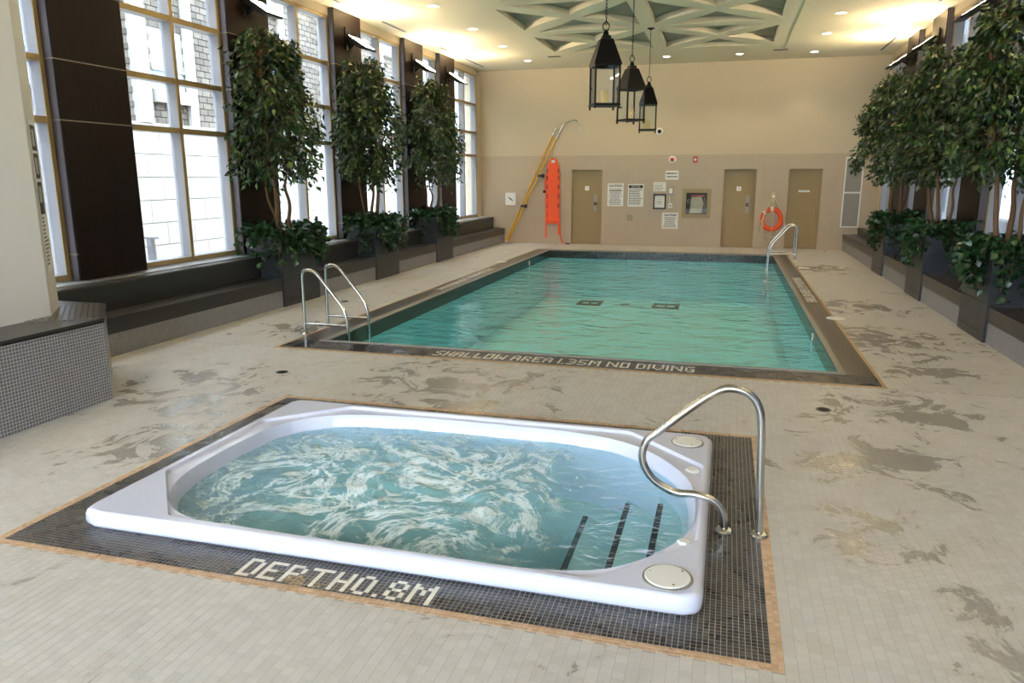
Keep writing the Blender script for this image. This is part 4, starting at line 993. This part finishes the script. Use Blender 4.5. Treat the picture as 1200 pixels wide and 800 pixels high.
t = wall_thing('pole_bracket', 'upper wall bracket holding the yellow poles', 'bracket', -5.22, 1.94, 'pole brackets'); MB().box(-.07, .07, -.12, 0, -.03, .03).build('arm', 'steel_dark', t); MB().box(.05, .09, -.14, 0, -.05, .05).build('clip', 'black_plastic', t)
# spine board
t = thing('spine_board', 'orange rescue spine board with straps hung on the end wall', 'spine board', (-4.85, BY-.03, .58))
prof = [(-.20, 0), (.20, 0), (.20, 1.35), (.17, 1.62), (.10, 1.80), (.05, 1.85), (-.05, 1.85), (-.10, 1.80), (-.17, 1.62), (-.20, 1.35)]
MB().prism(prof, -.06, 0, 'y').build('board', 'orange_plastic', t)
for z in (.25, .52, .78, 1.05, 1.3, 1.5):
    for sx_ in (-1, 1):
        MB().box(sx_*.165-.012, sx_*.165+.012, -.064, -.06, z-.06, z+.06).build('hand_slot', 'ink', t)
MB().box(-.05, .05, -.064, -.06, 1.72, 1.80).build('maker_plate', 'paper', t)
for x in (-.13, -.04, .05, .13): MB().box(x-.025, x+.025, -.064, -.06, .04, .06).build('foot_slot', 'ink', t)
MB().tube([(-.19, -.07, 1.4), (-.225, -.08, 1.15), (-.23, -.085, .95)], .02, 6).build('strap', 'orange_strap', t); MB().box(-.28, -.20, -.10, -.06, .88, .95).build('buckle', 'ink', t)
MB().prism([(-.22, .9), (-.17, .9), (-.165, .2), (-.17, -.42), (-.215, -.42), (-.21, .2)], -.068, -.06, 'y').build('strap', 'orange_strap', t)
MB().prism([(.16, .35), (.21, .35), (.215, -.3), (.16, -.3)], -.068, -.06, 'y').build('strap', 'orange_strap', t)
MB().tube([(.2, -.07, .3), (.215, -.075, -.05), (.24, -.09, -.35), (.30, -.11, -.53), (.40, -.13, -.555), (.48, -.13, -.56)], .017, 6).build('strap', 'orange_strap', t); MB().box(.42, .52, -.16, -.1, -.572, -.54).build('buckle', 'ink', t)
# life ring
t = thing('life_ring', 'orange life ring with coiled rope hung between the right doors', 'life ring', (1.175, BY-.07, .79))
MB().tube([(.235*math.cos(k*math.pi/20), 0, .265*math.sin(k*math.pi/20)) for k in range(40)], .062, 14, closed=True).build('ring', 'orange_plastic', t, 180)
for a in (140, 95):
    c_ = Vector((.235*math.cos(R(a)), 0, .265*math.sin(R(a)))); d = Vector((-math.sin(R(a)), 0, math.cos(R(a))))
    MB().tube([c_-d*.03, c_+d*.03], .067, 14).build('band', 'trim_white', t)
MB().prism([(-.05, .48), (.05, .48), (.07, .62), (.03, .72), (-.03, .72), (-.07, .62)], -.02, .07, 'y').build('hook_plate', 'rope', t); MB().lathe([(.018, .02), (.018, .09), (.03, .1)], (0, 0, .6), 12, 'y').build('hook', 'steel', t)
for pts in ([(-.02, 0, .6), (-.16, -.05, .3), (-.25, -.07, 0), (-.36, -.05, -.2), (-.33, -.05, -.32), (-.24, -.07, -.3), (-.2, -.07, -.1)], [(.02, 0, .6), (.17, -.05, .35), (.30, -.06, .05), (.33, -.06, -.2), (.27, -.06, -.33), (.1, -.07, -.47), (-.1, -.07, -.44), (-.25, -.08, -.28), (-.24, -.08, .05)],
            [(0, -.03, .55), (.03, -.08, .2), (.02, -.09, -.15), (.0, -.08, -.45), (-.08, -.07, -.62), (-.17, -.07, -.55), (-.22, -.08, -.25), (-.2, -.08, .1), (-.05, -.05, .5)], [(.01, -.03, .58), (-.04, -.08, .4), (-.03, -.08, .22), (.03, -.08, .25), (.02, -.05, .5)]):
    MB().tube(spline(pts, 5), .011, 6).build('rope', 'rope', t, 60)

# ------------------------------------------------------------------ plants
def leaf_cloud(name, P_, D_, L_, W_, mat, parent, seed, fold=.25):
    """P_ base points, D_ directions, L_ lengths: each leaf two folded halves with a pointed tip"""
    rs = np.random.RandomState(seed); n = len(P_); P_ = np.array(P_); D_ = np.array(D_); D_ /= np.linalg.norm(D_, axis=1)[:, None]
    rnd = rs.normal(size=(n, 3)); side = np.cross(D_, rnd); side /= np.linalg.norm(side, axis=1)[:, None]; nor = np.cross(side, D_)
    L = np.array(L_)[:, None]; W = L*W_
    v0 = P_; tip = P_+D_*L-nor*L*.12; m1 = P_+D_*L*.45+side*W/2+nor*W*fold; m2 = P_+D_*L*.45-side*W/2+nor*W*fold; mid = P_+D_*L*.5
    V = np.stack([v0, m1, tip, m2, mid], 1).reshape(-1, 3)
    F = (np.arange(n)[:, None, None]*5+np.array([(0, 4, 1), (1, 4, 2), (0, 3, 4), (4, 3, 2)])[None]).reshape(-1, 3)
    me = bpy.data.meshes.new(name); me.vertices.add(len(V)); me.vertices.foreach_set('co', V.ravel()); me.loops.add(F.size); me.loops.foreach_set('vertex_index', F.ravel().astype(np.int32))
    me.polygons.add(len(F)); me.polygons.foreach_set('loop_start', np.arange(0, F.size, 3, dtype=np.int32)); me.polygons.foreach_set('loop_total', np.full(len(F), 3, np.int32)); me.update(calc_edges=True)
    me.materials.append(M[mat]); at = me.attributes.new('tint', 'FLOAT', 'FACE'); at.data.foreach_set('value', np.repeat(rs.beta(1.6, 2.2, n), 4).astype(np.float32))
    return link(name, me, parent)
def ficus(loc, label, seed, rx, ry, ztop, zbot, lean=(0, 0), n_br=150, side=0):
    rs = random.Random(seed); t = thing('ficus_tree', label, 'tree', loc, 0, 'potted ficus trees')
    trunk = MB(); tops = []
    for k in range(3):
        a = 2.1*k+rs.uniform(-.4, .4)+seed; b = Vector((.09*math.cos(a), .09*math.sin(a), -.02)); pts = [b]
        hz = .9+rs.uniform(0, .5); tgt = Vector((lean[0]*.5+.30*rx*math.cos(a), lean[1]*.5+.34*ry*math.sin(a), hz))
        for q in (.25, .5, .75): pts.append(b.lerp(tgt, q)+Vector((rs.uniform(-.04, .04), rs.uniform(-.04, .04), 0)))
        pts.append(tgt); end = Vector((lean[0]+.45*rx*math.cos(a), lean[1]+.45*ry*math.sin(a), ztop*.86)); pts += [tgt.lerp(end, .5)+Vector((rs.uniform(-.06, .06), rs.uniform(-.06, .06), 0)), end]
        sp = spline(pts, 4); r0 = .042-.007*k
        trunk.tube(sp, [r0*(1-.75*i/(len(sp)-1)) for i in range(len(sp))], 8); tops.append(sp)
    trunk.build('trunk', 'bark', t, 60)
    br = MB(); Pp, Dd, Ll = [], [], []
    for k in range(n_br):
        # branch tip on/in a bushy crown that is widest at two thirds of its height
        h = rs.betavariate(1.35, 1.15); z = zbot+(ztop-zbot)*h; a = rs.uniform(0, 2*math.pi); rad = math.sqrt(rs.uniform(.08, 1))*(math.sin(math.pi*min(1, .22+.70*h**.85)))**.7
        tip = Vector((lean[0]+rx*rad*math.cos(a), lean[1]+ry*rad*math.sin(a), z))
        if side and tip.x*side > .2: tip.x = side*rs.uniform(-.1, .2)
        sp = min(tops, key=lambda s_: min((p_-tip).length for p_ in s_)); st = min(sp[len(sp)//3:], key=lambda p_: (p_-tip).length+max(0, p_.z-tip.z)*1.2)
        mid = st.lerp(tip, .55)+Vector((0, 0, .14)); pth = spline([st, mid, tip, tip+Vector((rs.uniform(-.05, .05), rs.uniform(-.05, .05), -.14))], 3)
        br.tube(pth, [.008*(1-.8*i/(len(pth)-1)) for i in range(len(pth))], 4, cap=False)
        out = Vector((math.cos(a), math.sin(a), 0))
        for i in range(rs.randint(26, 38)):
            q = rs.uniform(.3, 1); p_ = pth[min(len(pth)-1, int(q*(len(pth)-1)+.5))]
            p_ = p_+Vector((rs.gauss(0, .055), rs.gauss(0, .055), rs.gauss(-.03, .06))); d = out*rs.uniform(.1, .7)+Vector((rs.gauss(0, .5), rs.gauss(0, .5), rs.uniform(-1.3, -.1)))
            Pp.append(tuple(p_)); Dd.append(tuple(d)); Ll.append(rs.uniform(.075, .13))
    br.build('branches', 'bark', t)
    o = leaf_cloud('foliage', Pp, Dd, Ll, .46, 'ficus_leaf', t, seed); o['label'] = 'glossy drooping ficus leaves'
    return t
def ivy(loc, label, seed, hx, hy, q):
    """trailing plant: hx,hy half size of the planter mouth, q direction of the room (+1/-1)"""
    rs = random.Random(seed); t = thing('trailing_ivy', label, 'plant', loc, 0, 'trailing planter ivy'); st = MB(); Pp, Dd, Ll = [], [], []
    for k in range(95):
        x, y = rs.uniform(-hx*.8, hx*.8), rs.uniform(-hy*.9, hy*.9); a = math.atan2(y/hy, x/hx)+rs.uniform(-.4, .4)
        hang = rs.uniform(.1, .5) if rs.random() < .62 else 0
        d = Vector((math.cos(a), math.sin(a), 0)); b = Vector((x, y, -.06)); ex, ey = hx+.05, hy+.06
        tt = min((ex-abs(0))/max(1e-3, abs(d.x)), (ey)/max(1e-3, abs(d.y))); edge_ = Vector((d.x*tt, d.y*tt, .03+rs.uniform(0, .05)))
        if d.x*q < -.5 or hang == 0: pts = [b, b+Vector((d.x*.06, d.y*.06, .12)), b+Vector((d.x*.15, d.y*.17, rs.uniform(.14, .26)))]
        else: pts = [b, b.lerp(edge_, .5)+Vector((0, 0, .16)), edge_+Vector((0, 0, .04)), edge_+d*.05+Vector((0, rs.gauss(0, .03), -hang*.5)), edge_+d*.03+Vector((0, rs.gauss(0, .05), -hang))]
        sp = spline(pts, 5); st.tube(sp, .004, 4, cap=False)
        for i in range(int(17+hang*36)):
            p_ = sp[rs.randint(2, len(sp)-1)]; p_ = p_+Vector((rs.gauss(0, .035), rs.gauss(0, .035), rs.gauss(.01, .03))); dd = d*rs.uniform(.2, 1)+Vector((rs.gauss(0, .5), rs.gauss(0, .5), rs.uniform(-1, .35)))
            Pp.append(tuple(p_)); Dd.append(tuple(dd)); Ll.append(rs.uniform(.07, .12))
    st.build('stems', 'bark', t); o = leaf_cloud('foliage', Pp, Dd, Ll, .72, 'ivy_leaf', t, seed, .15); o['label'] = 'broad dark green leaves'
sd = 11
for s in (-1, 1):
    SN = 'left' if s < 0 else 'right'
    for k, (y0, y1) in enumerate(((9.73, 10.76), (12.86, 13.88), (15.98, 17.02))):
        sd += 7; PN = ('near', 'middle', 'far')[k]; ym = (y0+y1)/2; xc = side_x(s, .27)
        ficus((xc, ym, .97), 'leafy ficus tree in the %s planter of the %s row' % (PN, SN), sd, (.74 if s < 0 else .78), (.80, .86, .86)[k] if s < 0 else .8, (3.0 if s < 0 else 2.86), (.90 if s < 0 else .98), ((.04 if s < 0 else -.14), (-.22, -.28, -.2)[k] if s < 0 else 0), 190 if s < 0 else 170, s)
        ivy((xc, ym, 1.0), 'dark green ivy trailing over the %s planter of the %s row' % (PN, SN), sd+3, .29, .51, -s)

# ------------------------------------------------------------------ outside
gnd = MB(); gnd.box(-60, -7.38, -40, 80, -.3, -.12); gnd.box(4.05, 60, -40, 80, -.3, -.12); gnd.box(-7.38, 4.05, -60, FY-.2, -.3, -.12)
struct(gnd.build('street', 'ext_paving'), 'pale paving outside the windows', 'paving')
EX = -12.5
eb = thing('stone_building', 'pale stone and grey brick building outside the left windows', 'building', (EX, 16, -.12))
L0, L1 = -22, 34
MB().box(-4, -.06, L0, L1, 0, 10.5).build('wall', 'ext_mortar', eb)
MB().box(-.06, -.02, L0, L1, 0, 3.05).build('stone_base', 'ext_stone_joint', eb)
blk = {}
for r in range(6):
    for c in range(int((L1-L0)/.92)):
        y0 = L0+c*.92+(r % 2)*.46
        if not (-6 < y0 < 26): continue
        if r not in blk: blk[r] = MB().box(-.02, .02, .006, .914, .006, .50).mesh('stone_block', 'ext_stone')
        link('stone_block', blk[0], eb, (0, y0, r*.508))
MB().box(-.06, .06, L0, L1, 3.05, 3.22).build('string_course', 'ext_trim', eb)
brk = []
for j in range(48):
    z = 3.22+.075+.148*j
    for i in range(int(34/.30)):
        y = -8+i*.30+(j % 2)*.15
        ph = (y+16-14.1) % 4.0
        if .0 <= ph <= .45 or .6 <= ph <= 1.75 and (3.85 < z+.0 < 5.3 or 6.6 < z < 8.2): continue
        brk.append((-.03, y, z))
link('brickwork', tiles_mesh('brickwork', brk, 'ext_brick', (.30, .148), .03, 'yz+', .014, .004, seed=9), eb)['kind'] = 'stuff'
for k in range(-5, 8):
    y = 14.1-16+4.0*k
    MB().box(-.06, .10, y, y+.42, 3.22, 10.4).build('pier', 'ext_trim', eb); MB().box(-.06, .06, y+1.72, y+2.0, 3.22, 10.4).build('pier', 'ext_trim', eb)
    for z0, z1 in ((3.97, 5.3), (6.7, 8.2)):
        wn = MB().box(-.10, -.05, y+.62, y+1.7, z0, z1).build('window', 'ext_trim', eb); MB().box(-.05, -.04, y+.68, y+1.64, z0+.06, z1-.06).build('pane', 'ext_glass', wn)
        MB().box(-.05, .0, y+.62, y+1.7, z0+.42, z0+.47).build('rail', 'ext_trim', wn); MB().box(-.05, .0, y+1.1, y+1.15, z0, z1).build('mullion', 'ext_trim', wn)
        MB().box(-.06, .14, y+.55, y+1.75, z0-.28, z0).build('balcony_slab', 'ext_trim', eb)
MB().box(-.06, .3, L0, L1, 10.3, 10.6).build('cornice', 'ext_trim', eb)
t = thing('bollard', 'slim grey post on the paving outside the nearest left window', 'bollard', (-10.4, 11.75, -.12)); MB().box(-.05, .05, -.05, .05, 0, .9).build('post', 'ext_dark', t); MB().box(-.16, .16, -.03, .03, .9, .93).build('cap', 'ext_dark', t)
gb_ = thing('added_grey_building', 'plain grey building added outside the right windows to block sky', 'building', (6.3, 10, -.12))  # added close to the wall to block sky and darken the right side
MB().box(0, 3, -22, 26, 0, 12).build('wall', 'ext_grey', gb_)
for k in range(-6, 8):
    for z in (1.0, 4.2): wn = MB().box(-.06, 0, k*3.1, k*3.1+1.2, z, z+1.8).build('window', 'ext_dark', gb_); MB().box(-.07, -.06, k*3.1+.06, k*3.1+1.14, z+.06, z+1.74).build('pane', 'ext_glass_dark', wn)
